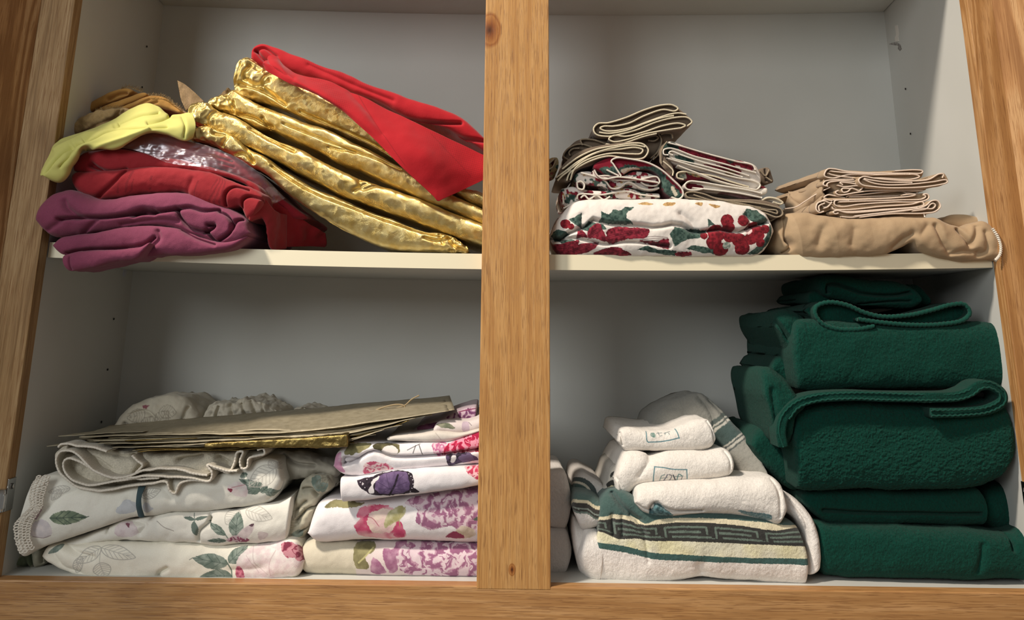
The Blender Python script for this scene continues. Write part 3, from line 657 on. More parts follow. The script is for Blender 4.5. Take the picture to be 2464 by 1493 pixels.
n1 = nose('a', KB((495, 165), (505, 100), (555, 72), (640, 88), (780, 142), (900, 195), (1100, 262), (1250, 330), (1400, 380), (1560, 440), (1700, 480), (1800, 520), (1900, 590), (2060, 740)),
          KB((500, 175), (535, 205), (640, 245), (780, 268), (900, 300), (1100, 370), (1300, 440), (1500, 545), (1700, 600), (1830, 660), (1920, 720), (2060, 820)), [70, 56, 44, 36, 36], 110, M_redw, 360, 50, noise=[(1.2, 22, 3)], e0=5, e1=2, er=6, paint=pw,
          creases=[(KB((520, 110), (560, 160), (640, 230), (720, 260)), 9, 4), (KB((520, 108), (570, 92), (650, 150)), 6, 4), (KB((1240, 480), (1500, 560), (1700, 575), (1835, 575)), 12, 3.5), (KB((1640, 640), (1760, 670), (1985, 690)), 9, 4), (KB((860, 200), (1150, 330), (1400, 430)), 3, 6)])
n2 = patch('b', [KB((568, 190, 40), (600, 145, 46), (650, 150, 48), (700, 205, 44), (780, 262, 38), (960, 302, 32), (1120, 370, 26), (1400, 510, 22), (1640, 620, 18), (1900, 745, 24), (2060, 820, 24)),
                 KB((566, 195, 34), (605, 200, 30), (680, 240, 26), (760, 300, 20), (850, 345, 14), (960, 400, 8), (1130, 500, 4), (1350, 650, 0), (1600, 790, -4), (1850, 880, 16), (2060, 880, 22)),
                 KB((566, 200, 36), (590, 240, 34), (660, 280, 30), (740, 320, 26), (840, 362, 18), (940, 405, 12), (1050, 475, 8), (1250, 650, 2), (1450, 852, -4), (1660, 1046, 4), (1690, 1078, 6), (1722, 1064, 8), (1850, 1005, 20), (2060, 905, 22))], M_redw, 1.8, 420, 120,
           [(1.0, 24, 8)], paint=pw, creases=[(KB((590, 160), (640, 220), (760, 290)), 5, 6), (KB((1130, 380), (1250, 520), (1330, 640)), 2, 10)])
tag(merge('folded_napkin', [n1, n2]), 'bright red cloth napkin with waffle bands draped over the gold bags', 'napkin')
# ================================================================== upper right bay
M_print = cloth('printed_cotton', None, 1500, .35, .85, .10)
M_hem = cloth('cream_stitched_hem', (224, 212, 184), 900, .6, .9, .25)
M_hemw = cloth('white_stitched_hem', (232, 224, 210), 900, .5, .9, .18)
M_hemg = cloth('grey_brown_hem', (164, 148, 124), 900, .6, .9, .3)
M_hemb = cloth('beige_pink_hem', (232, 212, 194), 1100, .5, .9, .15)
M_body = cloth('napkin_body_shaded', (120, 104, 88), 1300, .4, .9, .2)  # dark napkin body; shade in the gaps between folds is put into this colour
M_tan = cloth('tan_tablecloth', (176, 150, 118), 1500, .25, .8, .08, .15, .35)
M_beige = cloth('beige_napkin', (172, 148, 120), 1500, .3, .85, .12)
GR, GR2 = (38, 62, 56), (84, 108, 98); RD, RD2 = (94, 10, 28), (156, 44, 62); WH = (234, 226, 218)
def circ(x, y, r): return [(x + r * math.cos(a), y + r * math.sin(a)) for a in np.linspace(0, 2 * math.pi, 10)[:-1]]
def holly(seed, base=WH, s=22):
    def g(pc):
        n = v2(pc, s, seed, 2); return (n > .28), lin(GR) + (lin(GR2) - lin(GR)) * np.clip(.5 + v2(pc, 7, seed + 3), 0, 1)[:, None]
    def r(pc):
        n = v2(pc, s, seed + 20, 2); return (n > .22), lin(RD) + (lin(RD2) - lin(RD)) * np.clip(.5 + v2(pc, 6, seed + 4), 0, 1)[:, None]
    def t(pc):
        n = v2(pc, s * .6, seed + 40, 2); return (n > .75), lin((196, 160, 104))
    return P_(base, g, r, t)
hl = []
for p in (((490, 1060), (500, 975), (560, 1000), (600, 962), (660, 965), (690, 938), (772, 938), (720, 985), (700, 1030), (765, 1078), (640, 1082), (560, 1072)),
          ((232, 1040), (290, 1022), (346, 985), (338, 1050), (346, 1115), (285, 1085)), ((88, 1175), (130, 1128), (200, 1140), (250, 1165), (200, 1195), (120, 1218)),
          ((1062, 1170), (1095, 1108), (1200, 1120), (1375, 1128), (1310, 1200), (1200, 1212), (1102, 1272)), ((1190, 1285), (1280, 1258), (1400, 1290), (1500, 1330), (1545, 1350), (1300, 1325)),
          ((795, 1302), (880, 1260), (960, 1300), (1120, 1310), (1110, 1358), (1000, 1345), (900, 1320)), ((1655, 1000), (1690, 945), (1780, 960), (1868, 1040), (1830, 1092), (1740, 1062)),
          ((1690, 1340), (1760, 1285), (1850, 1180), (1872, 1070), (1895, 1120), (1880, 1230), (1790, 1350)), ((1365, 1032), (1395, 1058), (1432, 1092), (1368, 1102)),
          ((340, 1130), (400, 1060), (520, 1090), (540, 1130), (420, 1150)), ((130, 1215), (260, 1205), (330, 1230), (200, 1260))):
    hl.append(blob(KC(*p), GR, GR2, 2.0, 5, len(hl), False))
for p in (((85, 1262), (200, 1240), (320, 1212), (285, 1290), (220, 1352), (120, 1335)), ((210, 1340), (300, 1262), (400, 1240), (482, 1238), (450, 1290), (330, 1345)), ((440, 1348), (520, 1290), (640, 1282), (760, 1345)),
          ((300, 1185), (325, 1125), (372, 1170), (392, 1195)), ((390, 1195), (402, 1120), (480, 1078), (502, 1120), (532, 1170), (530, 1222), (440, 1202)),
          ((528, 1205), (560, 1130), (640, 1105), (760, 1110), (888, 1130), (868, 1190), (700, 1212), (560, 1242)), ((815, 1215), (950, 1228), (1042, 1202), (1062, 1288), (950, 1262)), ((1110, 1330), (1240, 1325), (1250, 1360), (1120, 1358)),
          ((90, 1100), (130, 1060), (150, 1010), (170, 990), (110, 1080))):
    hl.append(blob(KC(*p), RD, RD2, 2.0, 6, 30 + len(hl), True))
    q = np.array(KC(*p)); a, b = q[0], q[len(q) // 2]
    for k in (-1, 0, 1): hl.append(stroke([a + (0, k * 4), (a + b) / 2 + (0, k * 5 - 2), b + (0, k * 2)], 1.2, (74, 8, 24)))
for x, y, r in ((1525, 1055, 54), (1660, 1055, 48), (1750, 1125, 62), (1835, 1125, 38), (1540, 1120, 50), (1440, 1160, 72), (1420, 1235, 62), (1545, 1180, 55), (1625, 1215, 58), (1722, 1205, 52), (1790, 1180, 42), (1480, 1300, 62), (1655, 1285, 62), (1560, 1190, 40), (1340, 1180, 30), (205, 1080, 42), (252, 1105, 26), (1800, 1240, 36)):
    hl.append(blob(KC(*circ(x, y, r)), (98, 10, 24), (148, 30, 44), .8, 5, int(x), True))
hl.append(blob(KC(*circ(1525, 1262, 30)), (120, 140, 128), (200, 200, 190), 1, 4, 3)); hl.append(blob(KC((1690, 1140), (1720, 1100), (1735, 1140), (1700, 1170)), (220, 190, 186), None, .8))
for p in (((800, 905), (860, 886), (932, 900), (880, 917)), ((1005, 912), (1050, 888), (1112, 902), (1060, 932)), ((1268, 900), (1335, 893), (1322, 922)), ((1380, 908), (1478, 925), (1440, 948))):
    hl.append(blob(KC(*p), (150, 112, 66), (206, 170, 116), 1, 5, 5))
ht = nose('folded_tablecloth', KC((78, 1180), (95, 1100), (165, 1010), (250, 930), (340, 895), (500, 884), (800, 880), (1100, 880), (1400, 890), (1600, 912), (1750, 950), (1850, 1015), (1895, 1110)),
          KC((78, 1235), (110, 1320), (200, 1352), (400, 1342), (700, 1350), (1000, 1350), (1240, 1360), (1500, 1352), (1700, 1350), (1790, 1330), (1860, 1260), (1895, 1180)), [20, 10, 6, 6, 10], 205, M_print, 620, 150,
          noise=[(1.3, 22, 2), (.4, 7, 5)], e0=12, e1=14, er=10, r=16, n=2.5, paint=P_(WH, *hl),
          creases=[(KC((90, 1195), (180, 1205), (262, 1135), (345, 1122), (380, 1098), (430, 1048), (560, 1082), (800, 1092), (950, 1108), (1100, 1082), (1180, 1102), (1270, 1148), (1400, 1132), (1500, 1122), (1600, 1150), (1740, 1100), (1862, 1062)), 13, 4),
                   (KC((110, 1222), (280, 1195), (400, 1222), (520, 1248), (700, 1230), (900, 1245), (1060, 1270)), 10, 3.5), (KC((1690, 1000), (1720, 1060), (1700, 1140)), 4, 5), (KC((340, 1010), (345, 1100)), 3, 6), (KC((1150, 1000), (1230, 1060), (1270, 1130)), 4, 8)])
tag(ht, 'thick white tablecloth with red berry and green holly print on the shelf', 'tablecloth')
def napkin(label, A, B, Y, dep, mat, lines=(), hem=None, t=1.6, hr=1.0, rd=14, paint=None, stitch=1.3, name='folded_napkin', grp=None, e=3, r=5, n=2.6, creases=(), bd=(0, 0), nx=160, cat='napkin', nz=.5):
    b = nose('core', A, B, Y + 5, dep, mat, nx, 24, e0=e, e1=e, er=3, r=r, n=n, noise=[(nz, 14, int(Y) + nx)], paint=paint, creases=creases, bd=bd)
    parts = [b]
    for i, L in enumerate(lines):
        parts.append(ribbon('f', L, Y, t, rd, mat, bd, max(30, len(L) * 12), None, hem, hr, .8, paint, stitch, 0, i))
    o = merge(name, parts, mat); hs = [c for c in o.children if c.name.startswith('hem')]
    return tag(o, label, cat, grp)
napkin('topmost napkin of the tall pile, cream stitched edges in loose loops', KC((430, 320), (445, 270), (560, 250), (700, 210), (850, 148), (980, 112), (1080, 108), (1130, 140), (1235, 235), (1240, 260)), KC((440, 345), (560, 385), (640, 430), (760, 400), (900, 355), (1050, 332), (1180, 310), (1235, 275), (1240, 268)), 38, 120, M_body,
       [KC((1190, 188), (1130, 178), (1050, 190), (900, 240), (750, 295), (600, 325), (520, 320), (490, 300), (520, 285), (600, 285), (720, 262), (850, 200), (1000, 150), (1100, 160), (1125, 140), (1080, 112), (980, 115), (850, 152), (700, 215), (560, 256), (470, 265), (436, 305), (455, 350), (560, 368), (660, 350), (800, 310), (950, 250), (1100, 215), (1200, 215), (1238, 250), (1200, 285)),
        KC((1150, 300), (1185, 280), (1130, 262), (1000, 282), (850, 332), (700, 368), (600, 362), (560, 390), (600, 412), (720, 392), (850, 350), (1000, 322), (1150, 300)), KC((535, 430), (600, 438), (700, 418), (850, 368), (950, 345)),
        KC((480, 335), (560, 345), (700, 322), (850, 265), (1000, 215), (1090, 200))], M_hem, r=4)
napkin('second napkin of the tall pile, pale edges folded into a wide hairpin loop', KC((130, 700), (170, 620), (300, 500), (450, 450), (600, 425), (750, 412), (840, 425), (885, 480)), KC((135, 730), (240, 730), (300, 650), (420, 600), (560, 550), (700, 560), (830, 555), (885, 500)), 26, 110, M_body,
       [KC((180, 635), (300, 545), (450, 475), (600, 448), (750, 425), (840, 432), (882, 480), (850, 540), (780, 555), (680, 545), (560, 530), (420, 565), (300, 625), (240, 670), (215, 730)), KC((225, 650), (400, 530), (520, 485), (650, 472), (780, 460), (838, 480), (820, 508), (740, 512), (600, 505), (450, 535), (330, 590), (270, 650), (245, 725)),
        KC((130, 705), (200, 655), (300, 580), (430, 510), (600, 462), (760, 440), (855, 455)), KC((140, 730), (180, 690), (250, 640))], M_hem, r=4)
napkin('grey-brown edged napkin folded between the two cream-edged ones of the tall pile', KC((180, 540), (260, 430), (330, 392), (500, 400), (700, 400), (900, 355), (1000, 330), (1085, 350)), KC((200, 620), (300, 560), (500, 470), (700, 440), (900, 560), (950, 500), (1000, 440), (1085, 400)), 52, 100, M_body,
       [KC((230, 560), (190, 530), (215, 480), (280, 440), (340, 432), (420, 455)), KC((245, 525), (235, 500), (265, 470), (320, 465)), KC((345, 440), (330, 398), (420, 395), (540, 430)), KC((850, 372), (940, 362), (962, 382), (930, 405), (880, 402)), KC((900, 550), (960, 490), (990, 400), (965, 350)), KC((920, 560), (960, 520), (975, 470)), KC((1082, 385), (1070, 348), (1020, 340), (985, 350))], M_hemg, e=4)
rp_ = holly(3)
napkin('holly print napkin with a crimson top draped down the right side of the left pile', KC((425, 610), (500, 562), (600, 538), (720, 548), (880, 578), (1000, 640), (1090, 710), (1165, 795), (1172, 840)), KC((440, 640), (560, 690), (660, 690), (760, 640), (900, 640), (980, 700), (1000, 800), (1080, 870), (1130, 885)), 22, 110, M_print,
       [KC((660, 690), (600, 600), (580, 570), (620, 545), (720, 552), (880, 585), (1000, 650), (1085, 725), (1160, 805), (1165, 850), (1130, 880), (1070, 865)), KC((440, 640), (470, 690), (520, 715), (640, 700), (800, 720), (960, 745)), KC((540, 640), (640, 690))], M_hemw,
       paint=P_((130, 18, 40), blob(KC((480, 640), (700, 600), (820, 610), (960, 620), (1040, 720), (1150, 820), (1150, 890), (1040, 860), (960, 720), (800, 640), (560, 690)), GR, GR2, 3, 5, 3), blob(KC((660, 640), (800, 630), (830, 660), (700, 690)), WH, (214, 196, 160), 2, 5, 3), blob(KC((1065, 780), (1085, 780), (1120, 850), (1105, 860)), (226, 214, 190), None, 1), blob(KC((600, 590), (680, 600), (650, 630)), (190, 60, 84), RD2, 2, 4, 8)), nz=1, r=5)
napkin('white napkin with dark green print, wavy edge, in the middle of the left pile', KC((265, 690), (340, 652), (430, 662), (520, 690), (660, 690), (780, 660), (900, 675), (975, 700)), KC((280, 750), (400, 760), (500, 780), (590, 810), (700, 790), (830, 800), (975, 800)), 28, 100, M_print,
       [KC((330, 665), (430, 692), (530, 732), (580, 790), (640, 790), (720, 742), (830, 792), (900, 802), (970, 790)), KC((470, 690), (600, 720), (800, 725), (950, 700), (975, 740), (940, 770), (860, 765), (820, 740)), KC((300, 740), (310, 790), (350, 800), (360, 760), (330, 735), (300, 745)), KC((430, 650), (450, 690), (530, 690), (620, 700))], M_hemw, paint=holly(9, WH, 16), nz=1)
napkin('bottom holly print napkin of the left pile, lying on the tablecloth', KC((155, 800), (250, 780), (330, 800), (500, 815), (700, 790), (850, 830), (978, 835)), KC((175, 960), (240, 930), (320, 900), (500, 885), (700, 882), (980, 885)), 30, 90, M_print,
       [KC((300, 880), (310, 845), (500, 845), (700, 815), (800, 840), (970, 860)), KC((190, 955), (220, 940), (280, 905)), KC((330, 870), (360, 850), (400, 880), (460, 850), (520, 885), (570, 860)), KC((185, 850), (190, 920))], M_hemw, paint=holly(14, WH, 14), nz=1)
napkin('folded edge of a green and cream napkin peeping out beside the centre post', KC((40, 580), (90, 545), (150, 540)), KC((40, 670), (100, 665), (150, 640)), 50, 80, M_print, [KC((60, 640), (100, 620), (130, 555)), KC((60, 600), (120, 545))], M_hem, paint=holly(19, (206, 186, 140), 10))
# right-hand pile of holly napkins
napkin('top holly print napkin of the sloping right pile, white edges and crimson top', KC((990, 520), (1005, 450), (1050, 410), (1130, 432), (1250, 472), (1400, 510), (1550, 552), (1740, 598), (1800, 680)), KC((1000, 545), (1060, 580), (1150, 612), (1300, 655), (1450, 705), (1600, 765), (1740, 805), (1800, 770)), 34, 120, M_print,
       [KC((1045, 520), (1010, 515), (1008, 480), (1050, 465), (1110, 475), (1250, 528), (1400, 566), (1600, 622), (1760, 665)), KC((1080, 520), (1050, 505), (1070, 490), (1150, 520), (1300, 570), (1500, 625), (1700, 690)), KC((1030, 545), (1200, 595), (1400, 652), (1600, 705), (1750, 735), (1798, 765), (1770, 800), (1700, 792), (1500, 745), (1250, 655), (1120, 605)),
        KC((1060, 545), (1250, 590), (1450, 640), (1650, 700)), KC((1040, 420), (1130, 442), (1400, 520), (1600, 572), (1735, 605), (1755, 640))], M_hemw,
       paint=P_((228, 220, 210), blob(KC((1000, 560), (1010, 420), (1060, 405), (1130, 430), (1160, 470), (1060, 480), (1040, 560)), GR, (20, 36, 34), 2, 4, 1), blob(KC((1130, 430), (1400, 505), (1740, 598), (1740, 640), (1600, 610), (1300, 540), (1140, 480)), RD, RD2, 2, 4, 4), blob(KC((1100, 520), (1240, 550), (1260, 600), (1130, 580)), GR, GR2, 2, 4, 7), blob(KC((1330, 590), (1640, 640), (1640, 680), (1400, 620)), RD, RD2, 2, 4, 9), blob(KC((1510, 550), (1590, 560), (1560, 590)), GR, GR2, 1, 3, 9), blob(KC((1500, 650), (1590, 660), (1570, 690), (1520, 680)), (150, 120, 80), None, 1)), nz=.6, stitch=0, hr=.9)
napkin('second napkin of the sloping right pile, crimson and green print', KC((1110, 690), (1140, 655), (1300, 668), (1500, 705), (1650, 740), (1840, 780)), KC((1120, 710), (1200, 735), (1350, 725), (1500, 760), (1650, 790), (1850, 830)), 36, 100, M_print, [KC((1170, 720), (1120, 705), (1120, 670), (1180, 655), (1230, 665)), KC((1230, 665), (1400, 690), (1560, 740), (1700, 780))], M_hem, paint=P_(RD, blob(KC((1200, 660), (1330, 670), (1320, 700), (1230, 690)), (176, 140, 90), GR2, 2, 4, 3), blob(KC((1110, 650), (1180, 650), (1190, 720), (1120, 710)), (200, 190, 170), GR2, 2, 5, 3)))
napkin('third napkin of the sloping right pile, thick white edge around a dark red inside', KC((1168, 775), (1200, 735), (1300, 738), (1500, 765), (1700, 800), (1855, 790)), KC((1180, 808), (1300, 825), (1500, 845), (1700, 885), (1850, 835)), 30, 100, M_print,
       [KC((1340, 795), (1270, 808), (1200, 800), (1180, 770), (1210, 738), (1310, 742), (1500, 775), (1700, 808), (1810, 835)), KC((1240, 790), (1400, 805), (1600, 830), (1810, 870))], M_hemw, paint=P_((224, 216, 204), blob(KC((1195, 755), (1330, 775), (1330, 800), (1200, 800)), RD, None, 1), blob(KC((1480, 815), (1700, 850), (1810, 870), (1810, 900), (1600, 880), (1450, 840)), RD, (150, 120, 120), 2)), stitch=0, hr=1.1)
napkin('bottom napkin of the sloping right pile, brown ribbed edge ending in a hairpin fold', KC((1182, 830), (1300, 822), (1420, 862), (1560, 880), (1800, 890), (1940, 930), (1988, 985)), KC((1190, 862), (1400, 905), (1650, 935), (1800, 975), (1920, 1035), (1985, 1000)), 16, 120, M_body,
       [KC((1850, 1000), (1750, 968), (1600, 940), (1450, 912), (1300, 880), (1200, 862), (1188, 835), (1230, 822), (1330, 838), (1450, 880), (1600, 898), (1750, 912), (1880, 935), (1965, 965), (1978, 1005), (1930, 1028), (1850, 1000)), KC((1500, 890), (1700, 930), (1850, 965), (1930, 975), (1935, 998), (1880, 985), (1750, 950)), KC((1250, 845), (1400, 892), (1600, 920), (1800, 950))], M_hemg, r=4, hr=.9)
napkin('white napkin fold poking out to the right beneath the sloping pile', KC((1800, 880), (1850, 862), (1930, 870), (1985, 905)), KC((1810, 905), (1880, 905), (1950, 925), (1985, 918)), 30, 80, M_print, [KC((1810, 890), (1860, 870), (1930, 880), (1980, 910), (1960, 922), (1900, 905))], M_hem, paint=P_((220, 212, 200)))
napkin('crumpled brown napkin corner behind the right end of the sloping pile', KC((1760, 650), (1800, 635), (1860, 632), (1885, 690), (1895, 730)), KC((1770, 700), (1800, 740), (1830, 760), (1870, 745), (1893, 738)), 60, 70, M_body, [KC((1800, 650), (1840, 690), (1870, 640)), KC((1840, 700), (1890, 735))], M_hemg, nz=2, creases=[(KC((1840, 640), (1850, 720)), 6, 3)])
side = patch('folded_napkin', [KC((975, 560, 42), (975, 490, 44), (1000, 440, 46), (1040, 408, 48)), KC((985, 600, 38), (1000, 560, 38), (1010, 500, 40), (1050, 440, 44)), KC((1060, 690, 40), (1085, 650, 40), (1060, 590, 40), (1030, 560, 40))], M_body, 2, 40, 30, [(1, 8, 3)])
tag(side, 'dark napkin edge hanging down between the tall pile and the sloping pile', 'napkin')
tube('hem', W(rs(KC((990, 590), (985, 520), (1000, 460), (1035, 410)), 60), 36), .8, M_hemg, side, 6); tube('hem', W(rs(KC((1000, 570), (1050, 610), (1085, 650), (1080, 690)), 60), 36), 1.0, M_hem, side, 6)
# tan tablecloth and beige napkins ----------------------------------------
tt = nose('folded_tablecloth', KD((45, 880), (100, 740), (150, 645), (260, 616), (450, 618), (620, 640), (850, 660), (1100, 652), (1400, 650), (1620, 655), (1760, 700), (1900, 740), (1960, 705), (2060, 675), (2140, 720), (2200, 800), (2248, 900)),
          KD((30, 950), (150, 1003), (240, 1018), (400, 1036), (600, 1036), (850, 1020), (1060, 1008), (1150, 992), (1290, 930), (1390, 885), (1450, 945), (1560, 1002), (1750, 1040), (1950, 1066), (2100, 1056), (2190, 1060), (2248, 960)), [34, 10, 4, 4, 0, -2, 0, 4], 200, M_tan, 420, 70,
          noise=[(2.0, 26, 3), (.6, 10, 4)], e0=10, e1=10, er=8, r=15,
          creases=[(KD((205, 640), (205, 740), (200, 830), (250, 900)), 7, 5), (KD((215, 860), (262, 905), (235, 960), (200, 990)), 9, 5), (KD((1640, 720), (1700, 860), (1770, 960)), 6, 7), (KD((1860, 740), (1920, 830), (1968, 905)), 8, 5),
                   (KD((1980, 900), (2030, 800), (2040, 720)), 4, 8), (KD((1250, 935), (1330, 860), (1420, 800)), 5, 9), (KD((1800, 1000), (1900, 970), (2050, 980)), 5, 8), (KD((860, 760), (840, 900)), 3, 12), (KD((560, 760), (520, 900)), 3, 12), (KD((1560, 720), (1500, 800)), 3, 10), (KD((2120, 780), (2130, 960), (2060, 1010)), 4, 8)])
tag(tt, 'plain tan tablecloth folded into a long soft roll at the right end of the shelf', 'tablecloth')
Lh = W(rs(KD((2165, 750), (2215, 830), (2243, 920), (2235, 1000), (2190, 1058)), 200), -3); q = np.r_[0, np.cumsum(np.linalg.norm(np.diff(Lh, axis=0), axis=1))]
tube('hem', Lh, 1.6, M_hemw, tt, 8, 1 + .25 * np.sin(q * 2 * math.pi / 2.2))
tb = nose('back_fold', KD((1640, 690), (1720, 640), (1820, 618), (1950, 630), (2080, 670), (2140, 720)), KD((1640, 720), (1760, 740), (1900, 760), (2000, 740), (2100, 735), (2140, 730)), 45, 120, M_tan, 80, 20, noise=[(1, 20, 3)], parent=tt)
BG = 'beige napkins stacked on the tan tablecloth'
def bnap(label, A, B, Y, lines, **k): return napkin(label, A, B, Y, k.pop('dep', 130), M_beige, lines, M_hemb, t=1.4, hr=.85, rd=16, stitch=0, bd=k.pop('bd', (-.15, 0)), grp=BG, r=3, n=3, e=2, **k)
bnap('topmost beige napkin, thin and flat, set to the left on the stack', KD((555, 232), (600, 183), (800, 200), (1000, 210), (1200, 202), (1440, 192), (1503, 205)), KD((562, 245), (640, 278), (800, 270), (1100, 280), (1400, 285), (1480, 268), (1503, 222)), 30,
     [KD((1230, 205), (1440, 194), (1502, 205), (1490, 224), (1350, 226), (1000, 224), (800, 212), (660, 185), (600, 186), (575, 215), (570, 250), (640, 272), (800, 240), (1000, 242), (1200, 240), (1440, 240), (1472, 258), (1400, 282), (1100, 274), (800, 264), (640, 240), (600, 225)), KD((620, 205), (800, 225), (1100, 238), (1380, 236))])
bnap('second beige napkin, shoved to the right with an upturned corner', KD((820, 268), (900, 258), (1100, 282), (1400, 290), (1560, 268), (1640, 232), (1700, 225), (1742, 300)), KD((870, 290), (940, 345), (1100, 368), (1400, 370), (1650, 350), (1742, 312)), 22,
     [KD((1690, 270), (1700, 235), (1660, 232), (1560, 285), (1400, 300), (1200, 290), (1050, 275), (930, 260), (893, 290), (920, 332), (1050, 356), (1300, 366), (1600, 346), (1738, 310), (1730, 290), (1600, 308), (1300, 336), (1100, 332), (985, 305), (940, 278), (1000, 290), (1150, 310), (1400, 315))])
bnap('third beige napkin with a small ruffled loop on its left', KD((550, 330), (580, 298), (680, 285), (850, 285), (960, 350), (1200, 378), (1520, 365)), KD((560, 350), (640, 370), (700, 425), (850, 415), (1000, 400), (1200, 398), (1535, 385)), 30,
     [KD((600, 350), (558, 335), (570, 305), (660, 288), (850, 285)), KD((590, 345), (600, 320), (700, 300), (850, 305)), KD((740, 335), (715, 315), (800, 318), (900, 335)), KD((690, 340), (760, 355), (880, 345), (930, 355), (900, 392), (860, 378), (825, 370), (790, 400), (745, 405), (735, 375), (820, 372)), KD((950, 365), (1200, 380), (1500, 372), (1535, 360)), KD((1500, 392), (1200, 392), (1000, 392), (870, 410), (700, 432), (672, 405), (700, 390))])
bnap('fourth beige napkin, flat, in the middle of the stack', KD((650, 420), (720, 430), (900, 420), (1200, 398), (1345, 400), (1450, 400)), KD((655, 450), (800, 460), (1000, 455), (1300, 450), (1450, 430)), 34,
     [KD((770, 452), (800, 438), (900, 430), (1150, 405), (1310, 400), (1348, 420), (1300, 436), (1000, 448), (800, 452)), KD((1345, 412), (1440, 400), (1450, 415), (1380, 425)), KD((600, 470), (560, 460), (600, 432), (660, 440), (760, 460))])
bnap('fifth beige napkin, ending at the right in an open loop', KD((545, 470), (600, 462), (900, 462), (1200, 448), (1400, 430), (1520, 420), (1562, 450)), KD((560, 490), (680, 540), (900, 525), (1200, 508), (1500, 495), (1562, 465)), 24,
     [KD((640, 482), (900, 476), (1200, 462), (1400, 442), (1435, 430), (1380, 425), (1300, 436)), KD((700, 500), (900, 492), (1300, 480), (1500, 470), (1532, 445), (1505, 428), (1548, 425), (1562, 458), (1500, 492), (1200, 502), (900, 522), (720, 545), (665, 525), (665, 490), (800, 484)), KD((610, 540), (560, 545), (535, 500), (570, 480), (640, 486))])
bnap('sixth beige napkin, its left edge curling down in a loop', KD((490, 560), (530, 500), (640, 520), (900, 528), (1200, 512), (1500, 498), (1512, 520)), KD((500, 590), (560, 600), (660, 575), (800, 592), (1100, 572), (1450, 548), (1512, 535)), 20,
     [KD((560, 590), (520, 600), (490, 570), (500, 515), (560, 490), (620, 510)), KD((520, 585), (515, 540), (570, 510)), KD((560, 560), (600, 545), (640, 500)), KD((640, 540), (650, 565), (800, 572), (1100, 542), (1400, 520), (1495, 498), (1512, 525), (1450, 546), (1100, 572), (800, 592), (690, 586))])
bnap('lowest thick beige napkin, ending at the right in a fat double loop', KD((640, 600), (700, 578), (900, 590), (1200, 575), (1500, 545), (1600, 480), (1650, 490), (1672, 540)), KD((650, 615), (740, 645), (880, 650), (1200, 625), (1500, 605), (1620, 598), (1672, 560)), 14,
     [KD((700, 605), (670, 612), (650, 595), (690, 580), (780, 600), (1000, 590), (1200, 572), (1450, 552)), KD((720, 640), (830, 645), (1000, 618), (1400, 572), (1530, 535), (1585, 490), (1640, 488), (1670, 540), (1620, 590), (1520, 606), (1200, 612), (900, 645)), KD((850, 635), (1200, 592), (1500, 562), (1600, 560), (1622, 530), (1600, 512), (1565, 530), (1545, 560), (1400, 586))])
bt = napkin('thin tan cloth with white stitched end, flat between beige stack and tan roll', KD((860, 658), (1200, 630), (1400, 605), (1520, 594), (1530, 610)), KD((880, 664), (1200, 656), (1400, 652), (1530, 648)), 16, 120, M_tan, [], None, r=2, e=1)
tube('hem', W(KD((1508, 598), (1522, 642)), 15), .9, M_hemw, bt, 6)
sb = patch('folded_napkin', [KD((225, 405, 110), (330, 400, 100), (470, 310, 70), (580, 215, 40)), KD((225, 440, 100), (320, 495, 90), (430, 420, 60), (565, 262, 38)), KD((190, 560, 110), (300, 545, 80), (430, 470, 56), (560, 335, 36)), KD((200, 620, 110), (400, 612, 60), (480, 600, 40), (520, 560, 30))], M_beige, 3, 80, 60, [(1.4, (10, 40, 10), 3)],
           creases=[(KD((240, 430), (320, 498), (430, 420), (560, 265)), 6, 3), (KD((200, 555), (300, 540), (440, 430), (545, 320)), 5, 3), (KD((330, 600), (450, 500), (560, 420)), 5, 3)])
tag(sb, 'beige napkins turned on the shelf, their folded side sloping back to the left', 'napkin')
tube('hem', W(rs(KD((190, 565), (300, 545), (380, 495), (500, 420), (620, 360)), 60), np.linspace(70, 30, 60)), .7, M_hemb, sb, 6)
# ================================================================== lower left bay
M_sheet = foil('gold_paper', (172, 162, 138), (152, 142, 118), .55, st=.1, crum=.2, metal=.35)
M_sheetg = foil('gold_paper_bright', (156, 136, 84), (128, 106, 58), .3, st=.2, crum=.3)
M_lace = cloth('lace_thread', (226, 218, 204), 900, .6, .9, .2)
M_croc = cloth('crochet_cream', (212, 204, 186), 700, .9, .95, .25)
M_teal = cloth('dark_teal_tape', (58, 78, 84), 1500, .3)
CREAM = (244, 239, 224); LG = (184, 180, 172); G1, G2 = (112, 128, 118), (148, 160, 150)
def petals(poly, c0, c1, c2, seed=1, s=9, edge=2):
    """loosely painted petals: curved bands of three inks inside an outline"""
    P = rs(poly, 80, True); lo, hi = P.min(0) - 5, P.max(0) + 5; cen = P.mean(0)
    def fn(pc):
        w = np.zeros(len(pc)); col = np.tile(lin(c1), (len(pc), 1)); m = ((pc > lo) & (pc < hi)).all(1)
        if m.any():
            q = pc[m]; q2 = q + np.stack([v2(q, 16, seed, 2), v2(q, 16, seed + 3, 2)], 1) * 11
            w[m] = inpoly(q + np.stack([v2(q, 8, seed + 7), v2(q, 8, seed + 8)], 1) * edge, P)
            d = q2 - cen; r = np.hypot(d[:, 0], d[:, 1]); a = np.arctan2(d[:, 1], d[:, 0])
            k = np.sin(r / s * 1.5 + 1.6 * np.sin(a * 4 + r / 15 + seed)) + .5 * v2(q, 6, seed + 11, 2)
            k2 = v2(q2, 11, seed + 13, 2)
            c = np.where((k > .35)[:, None], lin(c0), np.where((k < -.45)[:, None], lin(c2), lin(c1))); c = np.where((k2 > .45)[:, None], lin(c2), c); c = np.where((k2 < -.6)[:, None], lin(c0), c)
            col[m] = c
        return w, col
    return fn
